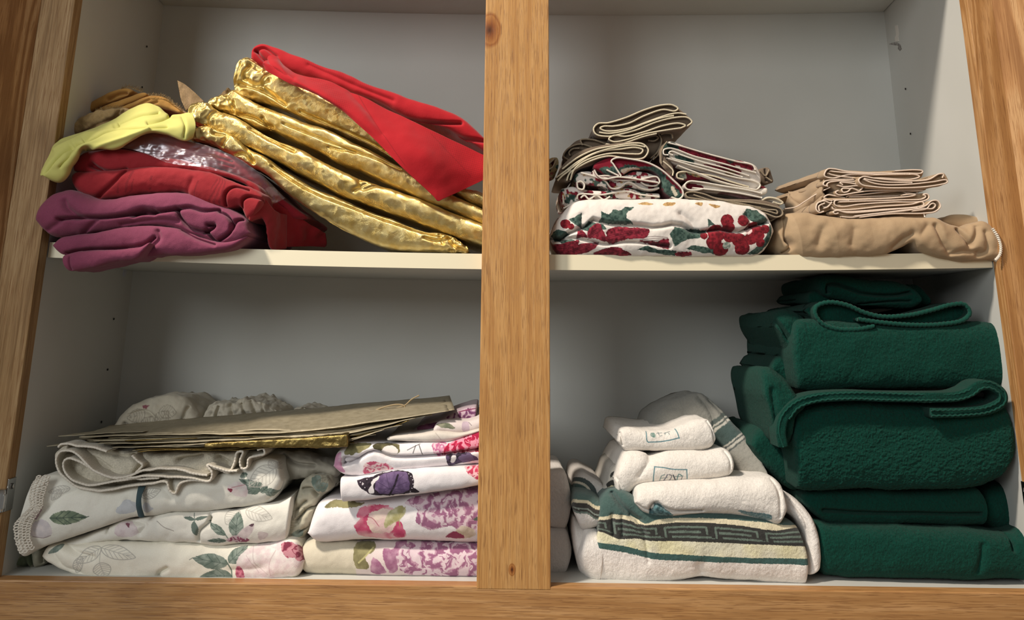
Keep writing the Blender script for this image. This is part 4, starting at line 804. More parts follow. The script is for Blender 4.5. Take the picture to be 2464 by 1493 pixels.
def O(a, b, wd, **k): return leaf(a, b, wd, None, outline=LG, nv=k.pop('nv', 7), lw=1.9, **k)
def S(a, b, wd, **k): return leaf(a, b, wd, G1, G2, vein=(60, 78, 72), nv=3, lw=1.2, **k)
def rose(poly, seed=1, deep=(150, 60, 90)): return blob(poly, (238, 230, 226), (224, 204, 206), 2, 12, seed, True)
E_ = lambda *p: KE(*p)
def e1(x, y): return KE((x, y))[0]
FG = None
fa = nose('folded_tablecloth', KE((312, 1185), (345, 1125), (430, 1112), (560, 1118), (700, 1105), (930, 1102), (1130, 1098), (1270, 1108), (1560, 1118), (1850, 1108), (2000, 1075), (2078, 1112), (2110, 1200)),
          KE((316, 1195), (380, 1252), (480, 1312), (620, 1346), (880, 1372), (1000, 1362), (1080, 1352), (1200, 1366), (1350, 1372), (1450, 1380), (1700, 1380), (2000, 1358), (2085, 1325), (2112, 1250)), [24, 22, 22, 22, 22], 215, M_print, 560, 130,
          noise=[(1.6, 26, 3), (.5, 9, 5)], e0=10, e1=12, er=10, r=17, n=2.5,
          creases=[(KE((1080, 1352), (1100, 1320), (1150, 1290)), 6, 5), (KE((420, 1115), (520, 1180), (640, 1215)), 4, 8), (KE((360, 1190), (430, 1280), (540, 1330)), 3, 8), (KE((1600, 1300), (1800, 1290)), 2, 10)],
          paint=P_(CREAM, O(e1(690, 1145), e1(530, 1250), 34), O(e1(690, 1145), e1(935, 1215), 34), O(e1(560, 1210), e1(510, 1340), 22), stroke(KE((690, 1145), (690, 1250)), 1.4, LG), O(e1(690, 1250), e1(720, 1365), 42),
                   leaf(e1(420, 1125), e1(330, 1190), 16, (110, 124, 116), G2), S(e1(1575, 1260), e1(1330, 1215), 38), S(e1(1580, 1250), e1(1700, 1130), 34), S(e1(1600, 1340), e1(1370, 1360), 36), stroke(KE((1560, 1230), (1595, 1300), (1600, 1370)), 3, (96, 116, 104)),
                   stroke(KE((1330, 1215), (1310, 1228)), 1.5, (60, 78, 72)), rose(KE((1630, 1300), (1660, 1200), (1780, 1110), (2000, 1090), (2100, 1180), (2090, 1330), (1800, 1372), (1660, 1370)), 5),
                   blob(KE((1625, 1290), (1650, 1270), (1690, 1340), (1680, 1370), (1640, 1370)), (160, 70, 96), (214, 130, 150), 1.5, 6, 3), petals(KE((1935, 1110), (2000, 1100), (2100, 1150), (2105, 1225), (2060, 1240), (2030, 1215), (1975, 1210)), (126, 50, 70), (168, 84, 104), (200, 140, 150), 4, 5),
                   stroke(KE((1740, 1130), (1760, 1250), (1850, 1330)), 1.2, (196, 176, 178)), stroke(KE((1900, 1160), (1860, 1260), (1870, 1340)), 1.2, (196, 166, 170)), stroke(KE((1700, 1200), (1790, 1320)), 1.2, (200, 176, 180))))
tag(fa, 'cream rose-print tablecloth at the bottom of the left floral stack, on the cabinet floor', 'tablecloth')
fb = nose('folded_tablecloth', KE((400, 1105), (560, 1062), (740, 998), (850, 952), (970, 940), (1150, 902), (1430, 890), (1620, 882), (1800, 850), (1960, 812), (2026, 780)), KE((430, 1118), (530, 1132), (700, 1108), (870, 1098), (1130, 1102), (1270, 1108), (1360, 1120), (1560, 1122), (1800, 1102), (1900, 1094), (1992, 1085)),
          [36, 28, 24, 22, 26], 205, M_print, 480, 90, noise=[(1.6, 22, 8), (.5, 9, 5)], e0=6, e1=3, er=4, r=12,
          creases=[(KE((1360, 1110), (1370, 1040), (1430, 980), (1445, 940)), 8, 4), (KE((730, 1000), (730, 1045)), 5, 3), (KE((880, 960), (1000, 990), (960, 1050)), 4, 7), (KE((1440, 900), (1440, 1000)), 4, 3)],
          paint=P_((234, 230, 220), O(e1(1640, 880), e1(1560, 985), 40), O(e1(1690, 880), e1(1880, 945), 36), S(e1(1625, 1080), e1(1640, 890), 36), S(e1(1560, 1060), e1(1430, 965), 18), S(e1(1560, 1100), e1(1430, 1100), 14), stroke(KE((1560, 1060), (1580, 1100)), 2.5, G1),
                   leaf(e1(1340, 950), e1(1260, 930), 10, (104, 120, 112)), leaf(e1(1340, 950), e1(1430, 925), 10, (104, 120, 112)), leaf(e1(1335, 960), e1(1350, 1070), 16, (110, 124, 116)), stroke(KE((1330, 900), (1340, 960), (1340, 1050)), 2, (104, 120, 112)),
                   blob(KE((790, 1010), (850, 960), (940, 1000), (950, 1050), (860, 1080), (800, 1060)), (206, 184, 190), (226, 214, 214), 2), blob(KE((855, 975), (885, 980), (890, 1010)), (130, 80, 96), None, 1), petals(KE((1560, 1100), (1640, 1060), (1720, 1100), (1680, 1120), (1600, 1120)), (150, 80, 104), (190, 140, 156), (216, 196, 200), 6, 4),
                   blob(KE((1640, 1060), (1720, 990), (1755, 985), (1740, 1040), (1690, 1090)), (196, 180, 182), (220, 206, 204), 1), blob(KE((1720, 990), (1752, 980), (1745, 1000)), (96, 70, 80), None, 1), stroke(KE((1080, 960), (1130, 1000), (1200, 1030)), 1.5, (150, 140, 134)), blob(KE((1780, 1040), (1850, 1050), (1830, 1090), (1790, 1100)), (210, 196, 194), None)))
tag(fb, 'second cream floral tablecloth, wedged in the middle of the left stack, pointed right end', 'tablecloth')
fc = nose('folded_tablecloth', KE((200, 800), (240, 680), (340, 640), (450, 650), (600, 700), (800, 720), (1000, 690), (1300, 660), (1500, 640), (1650, 590), (1850, 518), (1925, 545), (1960, 640)),
          KE((120, 1085), (165, 1200), (240, 1162), (340, 1128), (480, 1080), (700, 1008), (850, 952), (960, 928), (1060, 922), (1200, 898), (1430, 892), (1700, 862), (1880, 812), (1965, 720)), [10, 10, 18, 20, 22, 26], 205, M_print, 600, 140,
          noise=[(1.5, 28, 4), (.4, 9, 5)], e0=4, e1=10, er=6, r=14, n=2.3,
          creases=[(KE((330, 870), (420, 790), (560, 730)), 3, 10), (KE((870, 820), (920, 870), (960, 925)), 2.5, 8), (KE((1100, 720), (1180, 800)), 2.5, 9), (KE((1960, 690), (1930, 770), (1850, 820)), 3, 5)],
          paint=P_((236, 233, 222), leaf(e1(345, 940), e1(600, 935), 34, (112, 126, 106), (150, 162, 136), vein=(70, 84, 76), nv=4), stroke(KE((560, 945), (612, 930)), 2, (70, 84, 76)),
                   O(e1(470, 730), e1(330, 760), 20), O(e1(410, 740), e1(350, 820), 18), O(e1(975, 790), e1(1105, 745), 26), S(e1(1800, 750), e1(1660, 740), 28), S(e1(1800, 745), e1(1650, 670), 22), S(e1(1790, 740), e1(1760, 690), 26), S(e1(1830, 760), e1(1920, 775), 24), S(e1(1690, 660), e1(1670, 620), 18), S(e1(1800, 770), e1(1850, 720), 16),
                   O(e1(1900, 590), e1(1720, 720), 50), O(e1(1900, 590), e1(1850, 530), 22), O(e1(1905, 590), e1(1925, 530), 14), rose(KE((1570, 740), (1640, 690), (1700, 720), (1700, 800), (1640, 800)), 7), blob(KE((1570, 735), (1605, 740), (1590, 765)), (140, 60, 80), None, 1), stroke(KE((1600, 730), (1690, 710)), 1.5, (196, 130, 140)),
                   blob(KE((205, 1060), (230, 980), (300, 950), (355, 1000), (350, 1060), (290, 1090)), (206, 198, 200), (224, 214, 212), 1.5), stroke(KE((220, 1075), (290, 1088), (340, 1070)), 1.5, (130, 100, 104)), blob(KE((215, 945), (250, 880), (300, 850), (290, 880), (250, 950)), (170, 130, 146), (206, 186, 190), 1.5),
                   blob(KE((800, 900), (860, 820), (930, 830), (950, 880), (860, 920)), (204, 206, 210), None, 2), blob(KE((985, 900), (1000, 830), (1050, 880), (1010, 920)), (204, 206, 210), None, 2)))
tag(fc, 'cream floral tablecloth with a lace trimmed end hanging toward the left door', 'tablecloth')
tp = patch('tie_tape', [KE((960, 700, 20), (988, 720, 19), (1008, 718, 20)), KE((945, 790, 11), (960, 792, 10), (978, 794, 11)), KE((942, 850, 10), (962, 855, 9), (978, 852, 10)), KE((958, 930, 17), (980, 935, 16), (998, 928, 18))], M_teal, 1.2, 12, 50, parent=fc)
def lace(name, out, inn, Y, rows, n, mat, parent):
    """bobbin lace: rows of thread rings between two edges"""
    V, Fs = [], []; Po = W(rs(out, n), Y); Pi = W(rs(inn, n), Y + 2)
    def ring(c, a, b, r0, rx, ry):
        m, q = 12, 5; base = len(V)
        for i in range(m):
            t = 2 * math.pi * i / m; u = a * math.cos(t) * rx + b * math.sin(t) * ry; d = u / np.linalg.norm(u)
            for k in range(q):
                p = 2 * math.pi * k / q; V.append(c + u + r0 * (math.cos(p) * d + math.sin(p) * np.array([0, 1, 0])))
        for i in range(m):
            for k in range(q): Fs.append([base + i * q + k, base + ((i + 1) % m) * q + k, base + ((i + 1) % m) * q + (k + 1) % q, base + i * q + (k + 1) % q])
    for i in range(n - 1):
        for j in range(rows):
            f = (j + .35) / rows; o = .5 * (j % 2); p0 = Po[i] * (1 - o) + Po[i + 1] * o; p1 = Pi[i] * (1 - o) + Pi[i + 1] * o
            c = p0 + (p1 - p0) * f; a = (Po[i + 1] - Po[i]); L = np.linalg.norm(a); a = a / L; b = (p1 - p0); Lb = np.linalg.norm(b); b = b / Lb
            c = c + np.array([0, RNG.uniform(-.8, .8), 0]); ring(c, a, b, .75 if j else .95, L * .46, Lb / rows * (.56 if j else .62))
    return mesh(name, V, Fs, mat, parent)
lace('lace_trim', KE((262, 655), (225, 720), (210, 800), (215, 860), (165, 915), (110, 985), (112, 1080), (150, 1195)), KE((345, 650), (325, 730), (300, 800), (295, 860), (250, 930), (215, 1000), (210, 1080), (240, 1150)), 2, 4, 30, M_lace, fc)
# crochet edged cloth
cc = nose('core', KE((398, 445), (450, 425), (600, 440), (900, 470), (1300, 480), (1700, 465), (1880, 455)), KE((400, 560), (500, 700), (650, 745), (900, 722), (1300, 690), (1600, 620), (1840, 520)), [26, 30, 30, 30, 34], 170, M_croc, 320, 60, noise=[(2.0, 16, 3), (.8, 6, 5)], e0=14, e1=6,
          creases=[(KE((900, 500), (960, 560), (930, 640)), 10, 5), (KE((420, 470), (640, 520), (760, 600)), 5, 4), (KE((1230, 540), (1370, 510)), 14, 7), (KE((1500, 520), (1560, 560)), 12, 7), (KE((700, 480), (850, 510), (950, 505)), 6, 5)])
ccl = [KE((1640, 612), (1570, 612), (1500, 590), (1435, 570), (1468, 625), (1448, 680), (1300, 662), (1100, 652), (980, 652), (850, 668), (740, 652), (640, 600), (560, 522), (500, 482), (420, 480), (390, 530), (408, 610), (470, 682), (545, 728), (650, 746), (760, 742), (900, 720), (1060, 700), (1150, 692), (1172, 750), (1205, 772), (1242, 705), (1300, 682), (1445, 685)),
       KE((1430, 648), (1200, 605), (1060, 602), (960, 622), (900, 650), (800, 662), (700, 642), (620, 592), (550, 545), (485, 525), (445, 545), (440, 600), (500, 668), (600, 712), (700, 702), (780, 690), (920, 672), (1100, 660)),
       KE((400, 450), (420, 430), (540, 440), (640, 452), (740, 478)), KE((915, 508), (950, 540), (990, 570), (960, 605), (940, 622)),
       KE((1430, 570), (1500, 600), (1580, 620), (1620, 560), (1640, 485), (1680, 478), (1660, 545), (1672, 600), (1705, 595), (1722, 525), (1780, 508), (1828, 498), (1820, 462), (1780, 468))]
pr_ = [cc] + [ribbon('f', L, [14, 12, 12, 14] if i < 2 else 18, 1.8, 30, M_croc, (0, 0), max(40, len(L) * 12), None, M_lace, 1.25, 2.0, None, 3.4, .8, i) for i, L in enumerate(ccl)]
co = merge('crochet_edged_cloth', pr_, M_croc)
tag(co, 'cream cloth with crocheted wavy edge, rolled open at its left, under the gold paper', 'cloth')
# flat gold paper bags
def fl(name, fl_, fr_, bl, br, mat, label, t=.5, mids=None, sg=0.0, seed=0):
    r0 = [fl_] + (mids or []) + [fr_]; r2 = [bl, br]
    rows = [r0, [((fl_[0] + bl[0]) / 2, (fl_[1] + bl[1]) / 2 + sg, (fl_[2] + bl[2]) / 2), ((fr_[0] + br[0]) / 2, (fr_[1] + br[1]) / 2 + sg, (fr_[2] + br[2]) / 2)], r2]
    o = patch(name, rows, mat, t, 90, 16, [(.8, (40, 40, 40), seed), (.25, 9, seed + 3)]); return tag(o, label, 'paper bag', 'flat gold paper bags stacked on the floral cloths')
rg = random.Random(4); mid_label = 'flat gold paper bag in the middle of the tilted paper stack, only its edge showing'
xl = [330, 318, 325, 300, 270, 320, 250, 235, 300, 225, 210, 260, 190, 320]; xr = [838, 860, 852, 905, 925, 930, 948, 968, 985, 1000, 1040, 1065, 1080, 1094]
n_ = len(xl)
for i in range(n_):
    k = i / (n_ - 1); a, b = xl[i], xr[i]; bot = lambda x: 1088 - (x - 330) * .026 - max(0, x - 840) * .27; top = lambda x: 1050 - (x - 200) * .028 - max(0, x - 780) * .12
    ya = bot(a) * (1 - k) + top(a) * k + rg.uniform(-1, 1); yb = bot(b) * (1 - k) + top(b) * k + rg.uniform(-3, 3); Yf = 18 + rg.uniform(-5, 5) + k * 14; xm = (a + b) / 2
    md = [(a + (b - a) * q + rg.uniform(-40, 40), bot(a + (b - a) * q) * (1 - k) + top(a + (b - a) * q) * k + rg.uniform(-3.2, 3.2) * (1 if k < .95 else .5), Yf + rg.uniform(-5, 5)) for q in (.2, .4, .6, .8)]
    mt = M_sheetg if i in (0, 2, 5, 8) else M_sheet
    lab = mid_label
    if i == 0: lab = 'shiny gold paper bag at the very bottom of the tilted paper stack'
    if i == n_ - 1: lab = 'dull gold paper bag on top of the tilted paper stack, with a thin cord handle'
    o = fl('gift_bag', (a, ya, Yf), (b, yb, Yf + 4), (a + 75, ya - 24 - k * 6, 150), (b - 12, yb - 30 - 4 * k, 160), mt, lab, .55, md, rg.uniform(-1, 1), i)
cordm = plain('tan_cord', (158, 140, 108), .8)
tube('cord_handle', W(rs(KF((930, 222), (1040, 175), (1140, 155), (1185, 165), (1196, 212)), 50), 90), .9, cordm, o, 6)
tube('cord_handle', W(rs(KF((1090, 190), (1190, 160), (1235, 120), (1288, 92)), 40), 95), .8, cordm, o, 6)
bb = nose('gift_bag', KF((-200, 425), (0, 412), (200, 402), (400, 392), (600, 376), (797, 360)), KF((-200, 448), (0, 450), (300, 453), (600, 455), (798, 448)), 9, 70, M_sheetg, 160, 26, noise=[(.5, 9, 3), (.4, 4, 7)], e0=2, e1=1, r=2, er=2, n=4)
tag(bb, 'bright gold folded bag band sticking out at the front below the paper stack', 'paper bag')
for q, (a, b, c_, d_) in enumerate((((140, 1050), (345, 1040), (300, 1028), (420, 1030)), ((112, 1074), (330, 1052), (250, 1044), (400, 1034)))):
    fl('gift_bag', (a[0], a[1], 40), (b[0], b[1], 36), (c_[0], c_[1], 130), (d_[0], d_[1], 130), M_sheet, ['gold paper bag highest at the left end of the tilted paper stack', 'gold paper bag whose pointed tip reaches furthest left from the stack'][q], .5, None, 0, q + 30)
# floral cloths at the back
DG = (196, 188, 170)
k1 = nose('crumpled_cloth', KE((772, 340), (820, 268), (900, 182), (1000, 120), (1130, 92), (1250, 96), (1330, 150), (1400, 240)), KE((772, 370), (900, 370), (1100, 370), (1300, 360), (1412, 330)), 150, 110, M_print, 220, 60, noise=[(3, 18, 3), (1.2, 8, 5)], e0=8, e1=6,
          creases=[(KE((1290, 170), (1250, 260), (1200, 330)), 7, 4), (KE((880, 230), (1000, 200), (1080, 260)), 5, 4), (KE((860, 290), (900, 320)), 6, 4)],
          paint=P_(DG, *[leaf(e1(*a), e1(*b), 34, None, outline=(140, 132, 118), nv=6, lw=1.4) for a, b in (((1000, 220), (880, 250)), ((1100, 200), (1220, 210)), ((1080, 300), (1160, 200)), ((980, 320), (1080, 250)))], blob(KE((975, 160), (1020, 150), (1000, 180)), (140, 84, 92), None)))
tag(k1, 'cream floral cloth mounded at the back behind the paper stack, left', 'cloth')
k2 = nose('crumpled_cloth', KE((1400, 250), (1430, 190), (1490, 150), (1570, 145), (1620, 150), (1700, 115), (1800, 140), (1880, 180), (1930, 215)), KE((1400, 300), (1600, 300), (1800, 300), (1930, 290)), 165, 95, M_print, 200, 50, noise=[(4, 9, 3), (1.5, 5, 5)], e0=5, e1=5, paint=P_((204, 196, 178)),
          creases=[(KE((1500, 170), (1480, 240)), 8, 3), (KE((1580, 150), (1600, 230)), 8, 4), (KE((1660, 150), (1690, 230)), 8, 3), (KE((1720, 130), (1760, 220)), 8, 3), (KE((1800, 150), (1820, 210)), 6, 3)])
tag(k2, 'ruffled cream cloth edge at the back, in the middle behind the paper stack', 'cloth')
k3 = nose('crumpled_cloth', KF((375, 225), (430, 185), (480, 172), (540, 192), (610, 218)), KF((375, 250), (480, 250), (610, 250)), 165, 80, M_print, 80, 30, noise=[(2, 8, 3)], e0=4, e1=4, paint=P_((200, 192, 174)), creases=[(KF((480, 180), (490, 220)), 7, 3)])
tag(k3, 'small peak of cream cloth at the back, right of the ruffled cloth', 'cloth')
# grey shaded cloths between the two stacks and in the left corner
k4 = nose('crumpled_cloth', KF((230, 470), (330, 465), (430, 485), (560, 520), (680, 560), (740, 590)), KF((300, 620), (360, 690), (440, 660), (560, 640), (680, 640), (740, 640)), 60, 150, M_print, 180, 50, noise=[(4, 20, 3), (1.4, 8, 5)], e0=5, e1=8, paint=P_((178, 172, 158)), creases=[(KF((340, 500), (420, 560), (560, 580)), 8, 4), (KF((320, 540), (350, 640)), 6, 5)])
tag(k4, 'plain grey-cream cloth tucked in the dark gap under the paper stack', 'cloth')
k5 = nose('crumpled_cloth', KF((360, 960), (430, 830), (480, 700), (560, 650), (670, 648), (700, 690)), KF((400, 1060), (470, 1090), (530, 1000), (580, 880), (620, 790), (705, 740)), 40, 150, M_print, 200, 60, noise=[(3, 14, 8), (1.4, 6, 5)], e0=6, e1=6,
          paint=P_((186, 180, 160), blob(KF((540, 660), (600, 650), (600, 760), (560, 740)), G1, G2), blob(KF((600, 700), (660, 700), (620, 780)), G1, G2), blob(KF((400, 1060), (470, 1020), (470, 1090)), G1, G2), leaf(KF((370, 1000))[0], KF((490, 870))[0], 34, None, outline=(132, 128, 112), nv=7, lw=1.3), leaf(KF((580, 730))[0], KF((660, 650))[0], 22, None, outline=(132, 128, 112), nv=5, lw=1.3)),
          creases=[(KF((480, 740), (540, 740), (580, 790)), 9, 4), (KF((440, 960), (520, 880), (580, 870)), 9, 4), (KF((540, 1000), (450, 1050)), 7, 4), (KF((500, 830), (440, 880)), 6, 4)])
tag(k5, 'grey-green leaf print cloth crumpled between the cream florals and the peony stack', 'cloth')
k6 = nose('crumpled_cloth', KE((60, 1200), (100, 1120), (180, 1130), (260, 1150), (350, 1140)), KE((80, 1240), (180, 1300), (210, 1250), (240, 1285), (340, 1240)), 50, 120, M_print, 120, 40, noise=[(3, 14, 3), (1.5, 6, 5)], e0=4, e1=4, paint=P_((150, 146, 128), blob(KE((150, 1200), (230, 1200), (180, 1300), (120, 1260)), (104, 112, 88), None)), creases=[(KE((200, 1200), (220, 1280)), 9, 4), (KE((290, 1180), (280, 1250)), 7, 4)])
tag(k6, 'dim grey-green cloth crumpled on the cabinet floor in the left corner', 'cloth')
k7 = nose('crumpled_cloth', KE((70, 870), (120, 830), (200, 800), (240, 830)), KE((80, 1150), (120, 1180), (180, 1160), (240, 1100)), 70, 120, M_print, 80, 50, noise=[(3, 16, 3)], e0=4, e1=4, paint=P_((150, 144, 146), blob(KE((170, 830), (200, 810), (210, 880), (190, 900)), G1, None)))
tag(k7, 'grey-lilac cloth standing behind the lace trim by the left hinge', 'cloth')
# peony stack ----------------------------------------------------------
MV = ((158, 104, 136), (194, 152, 174), (224, 204, 212)); PW = (238, 232, 234); OL = ((118, 112, 78), (152, 146, 106)); PG = 'peony and butterfly print cloths stacked beside the centre post'
def f1(x, y): return KF((x, y))[0]
def pn(label, A, B, Y, base, layers, **k):
    o = nose('folded_tablecloth', A, B, Y, k.pop('dep', 200), M_print, k.pop('nx', 460), k.pop('na', 100), noise=[(1.0, 26, 3), (.35, 9, 5)], e0=k.pop('e0', 8), e1=1, er=5, paint=P_(base, *layers), **k)
    return tag(o, label, 'tablecloth')
pn('bottom cloth of the peony stack, plain cream at left and mauve peonies at right', KF((472, 1180), (490, 1110), (560, 1086), (800, 1082), (900, 1095), (1200, 1092), (1500, 1098), (1780, 1104)), KF((474, 1230), (492, 1298), (560, 1322), (700, 1332), (900, 1337), (1200, 1346), (1500, 1350), (1780, 1352)), 32, (212, 204, 184),
   [blob(KF((846, 1060), (1800, 1060), (1800, 1400), (850, 1400)), (222, 208, 206), None, 1, 5, 2, False), blob(KF((850, 1095), (975, 1105), (970, 1170), (920, 1200), (940, 1290), (900, 1300), (850, 1290)), OL[0], OL[1], 2), stroke(KF((870, 1250), (920, 1200), (965, 1140)), 4, (188, 182, 130)), blob(KF((960, 1330), (970, 1210), (1060, 1320), (1040, 1340)), MV[0], MV[1], 2), blob(KF((1040, 1150), (1110, 1150), (1120, 1095), (1200, 1095), (1150, 1200), (1140, 1300), (1090, 1330)), MV[0], MV[1], 2),
    petals(KF((1130, 1210), (1180, 1120), (1300, 1085), (1500, 1080), (1780, 1080), (1780, 1360), (1400, 1360), (1180, 1330)), *MV, 3, 7)])
pn('second cloth of the peony stack, white with a pink tulip and a mauve peony', KF((538, 1010), (560, 920), (600, 830), (660, 800), (760, 800), (1100, 790), (1400, 755), (1780, 705)), KF((540, 1030), (590, 1092), (650, 1104), (860, 1092), (1100, 1088), (1400, 1098), (1600, 1105), (1780, 1110)), 24, PW,
   [blob(KF((630, 862), (690, 800), (850, 825), (910, 830), (800, 868), (700, 860)), OL[0], OL[1], 2), blob(KF((840, 1000), (880, 930), (865, 880), (920, 848), (1010, 842), (1110, 875), (1140, 950), (1180, 1010), (1185, 1092), (880, 1085)), (200, 80, 116), (234, 186, 192), 2, 26, 4), blob(KF((960, 900), (1080, 880), (1130, 960), (1090, 1040), (980, 1060), (930, 980)), (232, 196, 196), (240, 220, 206), 3, 16, 5), stroke(KF((870, 930), (960, 940), (1010, 1000)), 1.5, (170, 60, 96)), blob(KF((860, 930), (880, 870), (1000, 848), (1080, 850), (980, 880), (900, 930)), (206, 84, 118), (226, 140, 160), 2), blob(KF((1130, 1010), (1160, 960), (1185, 1092), (1110, 1085)), (196, 70, 110), (214, 110, 140), 2),
    blob(KF((1050, 1012), (1075, 900), (1150, 852), (1195, 872), (1160, 950), (1100, 985)), (206, 200, 164), (166, 160, 110), 1.5), stroke(KF((1190, 860), (1150, 930), (1155, 1000)), 2, (170, 160, 110)), petals(KF((1180, 830), (1300, 770), (1500, 740), (1780, 700), (1780, 1000), (1620, 1060), (1500, 1000), (1380, 1030), (1260, 960), (1280, 890)), *MV, 8, 7),
    blob(KF((1560, 1010), (1620, 1000), (1680, 1060), (1640, 1100), (1520, 1100)), (200, 186, 160), (226, 210, 196), 2), blob(KF((1470, 1100), (1540, 1040), (1600, 1100)), (150, 60, 90), None, 2), blob(KF((1660, 950), (1700, 930), (1700, 960)), (84, 92, 84), None, 1)])
bf = [blob(KF((855, 678), (900, 660), (965, 650), (975, 690), (940, 765), (890, 738), (865, 705)), (40, 32, 42), (60, 48, 60), 1, 5, 3, False), blob(KF((960, 650), (1060, 615), (1200, 612), (1240, 640), (1252, 700), (1225, 770), (1090, 792), (980, 785), (930, 765)), (34, 26, 36), (56, 44, 56), 1.5, 5, 4),
      blob(KF((985, 700), (1020, 640), (1100, 618), (1190, 620), (1215, 660), (1220, 730), (1190, 770), (1100, 782), (1010, 770), (985, 740)), (118, 96, 134), (90, 70, 106), 1.5, 12, 6), blob(KF((975, 665), (1012, 645), (1005, 672), (975, 700), (970, 730), (978, 768), (945, 770), (935, 745), (955, 720), (955, 690)), (226, 220, 220), None, 1.5), blob(KF((895, 690), (905, 700), (895, 712)), (214, 206, 210), None, 1),
      stroke(KF((1140, 642), (1120, 710), (1095, 760), (1080, 792)), 5, (36, 26, 38)), blob(KF((1215, 770), (1250, 732), (1290, 768), (1240, 772)), (40, 30, 40), None, 1)]
for a in ((1000, 690), (1010, 740), (1040, 770), (1060, 640), (1180, 640), (1205, 690), (1190, 745), (1160, 775)): bf.append(stroke(KF((1085, 740), a), 1.1, (66, 50, 80)))
for a in ((1230, 650), (1243, 675), (1246, 705), (1238, 735), (1226, 760), (1215, 632), (880, 690), (912, 730), (925, 670)): bf.append(blob(circ(*f1(*a), 1.3), (214, 206, 214), None, 0))
pn('third cloth of the peony stack, white with a large purple and black butterfly', KF((742, 660), (900, 652), (1100, 618), (1300, 602), (1500, 588), (1780, 570)), KF((756, 822), (900, 815), (1100, 792), (1300, 770), (1500, 745), (1780, 700)), 12, PW, bf + [petals(KF((1600, 580), (1790, 560), (1790, 680), (1680, 672), (1640, 640)), (190, 60, 90), (216, 120, 140), (236, 190, 196), 5, 5)], e0=1.5, r=9)
pn('fourth cloth of the peony stack, an open folded loop with red rose print', KF((704, 560), (712, 500), (760, 455), (820, 425), (950, 415), (1150, 415), (1350, 412), (1480, 412), (1600, 372), (1780, 300)), KF((704, 585), (740, 622), (800, 646), (900, 652), (1000, 632), (1250, 606), (1500, 580), (1780, 560)), 20, PW,
   [blob(KF((768, 500), (800, 430), (950, 418), (940, 450), (850, 495)), OL[0], OL[1], 2), blob(KF((960, 440), (980, 415), (1140, 418), (1142, 495), (1100, 500), (1030, 488)), (72, 68, 44), OL[0], 2), blob(KF((1020, 490), (1070, 430), (1120, 440), (1140, 480), (1110, 520)), (232, 224, 220), None, 1.5), stroke(KF((1205, 468), (1290, 420)), 2, (60, 60, 62)), stroke(KF((1245, 492), (1262, 432)), 2, (60, 60, 62)), stroke(KF((1285, 430), (1310, 502)), 2, (60, 60, 62)),
    petals(KF((1380, 420), (1480, 415), (1490, 500), (1400, 505)), (190, 110, 150), (214, 150, 176), (232, 200, 210), 6, 5), petals(KF((1440, 505), (1500, 410), (1600, 365), (1790, 290), (1790, 460), (1560, 492)), (166, 24, 64), (206, 60, 96), (226, 150, 170), 9, 6),
    blob(KF((704, 600), (700, 500), (745, 480), (750, 560), (770, 640)), (206, 150, 180), (228, 200, 214), 2), petals(KF((900, 640), (920, 560), (1040, 560), (1110, 600), (1000, 630)), (196, 90, 120), (220, 150, 166), (234, 206, 206), 7, 5), blob(KF((1475, 510), (1545, 500), (1640, 495), (1700, 545), (1560, 575), (1500, 600), (1480, 570)), (38, 30, 42), (96, 78, 110), 1.5, 8, 3), blob(KF((1510, 520), (1540, 510), (1530, 560), (1510, 565)), (226, 220, 220), None, 1), blob(KF((1560, 520), (1640, 505), (1670, 545), (1580, 560)), (110, 92, 124), None, 2)],
   creases=[(KF((765, 568), (800, 560), (850, 545), (910, 500), (990, 478), (1080, 512), (1180, 520), (1300, 515), (1480, 500), (1780, 455)), 10, 3.5), (KF((765, 560), (770, 530), (850, 535)), 9, 4)], r=14)
pn('white fold lying on the peony stack just under its top roll', KF((1060, 385), (1120, 370), (1330, 352), (1420, 340), (1560, 352), (1780, 300)), KF((1070, 408), (1300, 412), (1500, 406), (1620, 372), (1780, 320)), 26, (218, 210, 200), [stroke(KF((1400, 350), (1440, 400)), 1.5, (180, 170, 160))], nx=160, na=40, e0=3, r=6)
pn('top roll of the peony stack, white with a pale lilac print', KF((1380, 320), (1420, 285), (1520, 270), (1620, 272), (1780, 215)), KF((1400, 345), (1480, 345), (1560, 358), (1650, 345), (1780, 300)), 34, (220, 208, 206), [blob(KF((1400, 290), (1480, 280), (1540, 320), (1440, 310)), (104, 110, 90), (140, 140, 120)), blob(KF((1590, 270), (1630, 275), (1630, 350), (1590, 350)), (196, 176, 190), None), stroke(KF((1630, 275), (1650, 300)), 1.3, (96, 84, 96))], nx=160, na=50, e0=5, r=9)
pn('mauve and purple printed cloth at the very top back of the peony stack', KF((1240, 330), (1300, 290), (1400, 270), (1480, 232), (1560, 200), (1680, 175), (1680, 205)), KF((1250, 365), (1400, 350), (1480, 290), (1600, 280), (1670, 260), (1682, 230)), 70, (190, 170, 180), [petals(KF((1480, 240), (1560, 200), (1690, 170), (1680, 270), (1500, 290)), (110, 60, 100), (160, 120, 150), (200, 176, 190), 4, 5), blob(KF((1270, 310), (1340, 285), (1418, 280), (1410, 350), (1300, 365)), (96, 44, 80), (140, 84, 116), 1), stroke(KF((1560, 205), (1685, 178)), 3, (120, 40, 80))], nx=180, na=50, e0=4, r=8, dep=120)
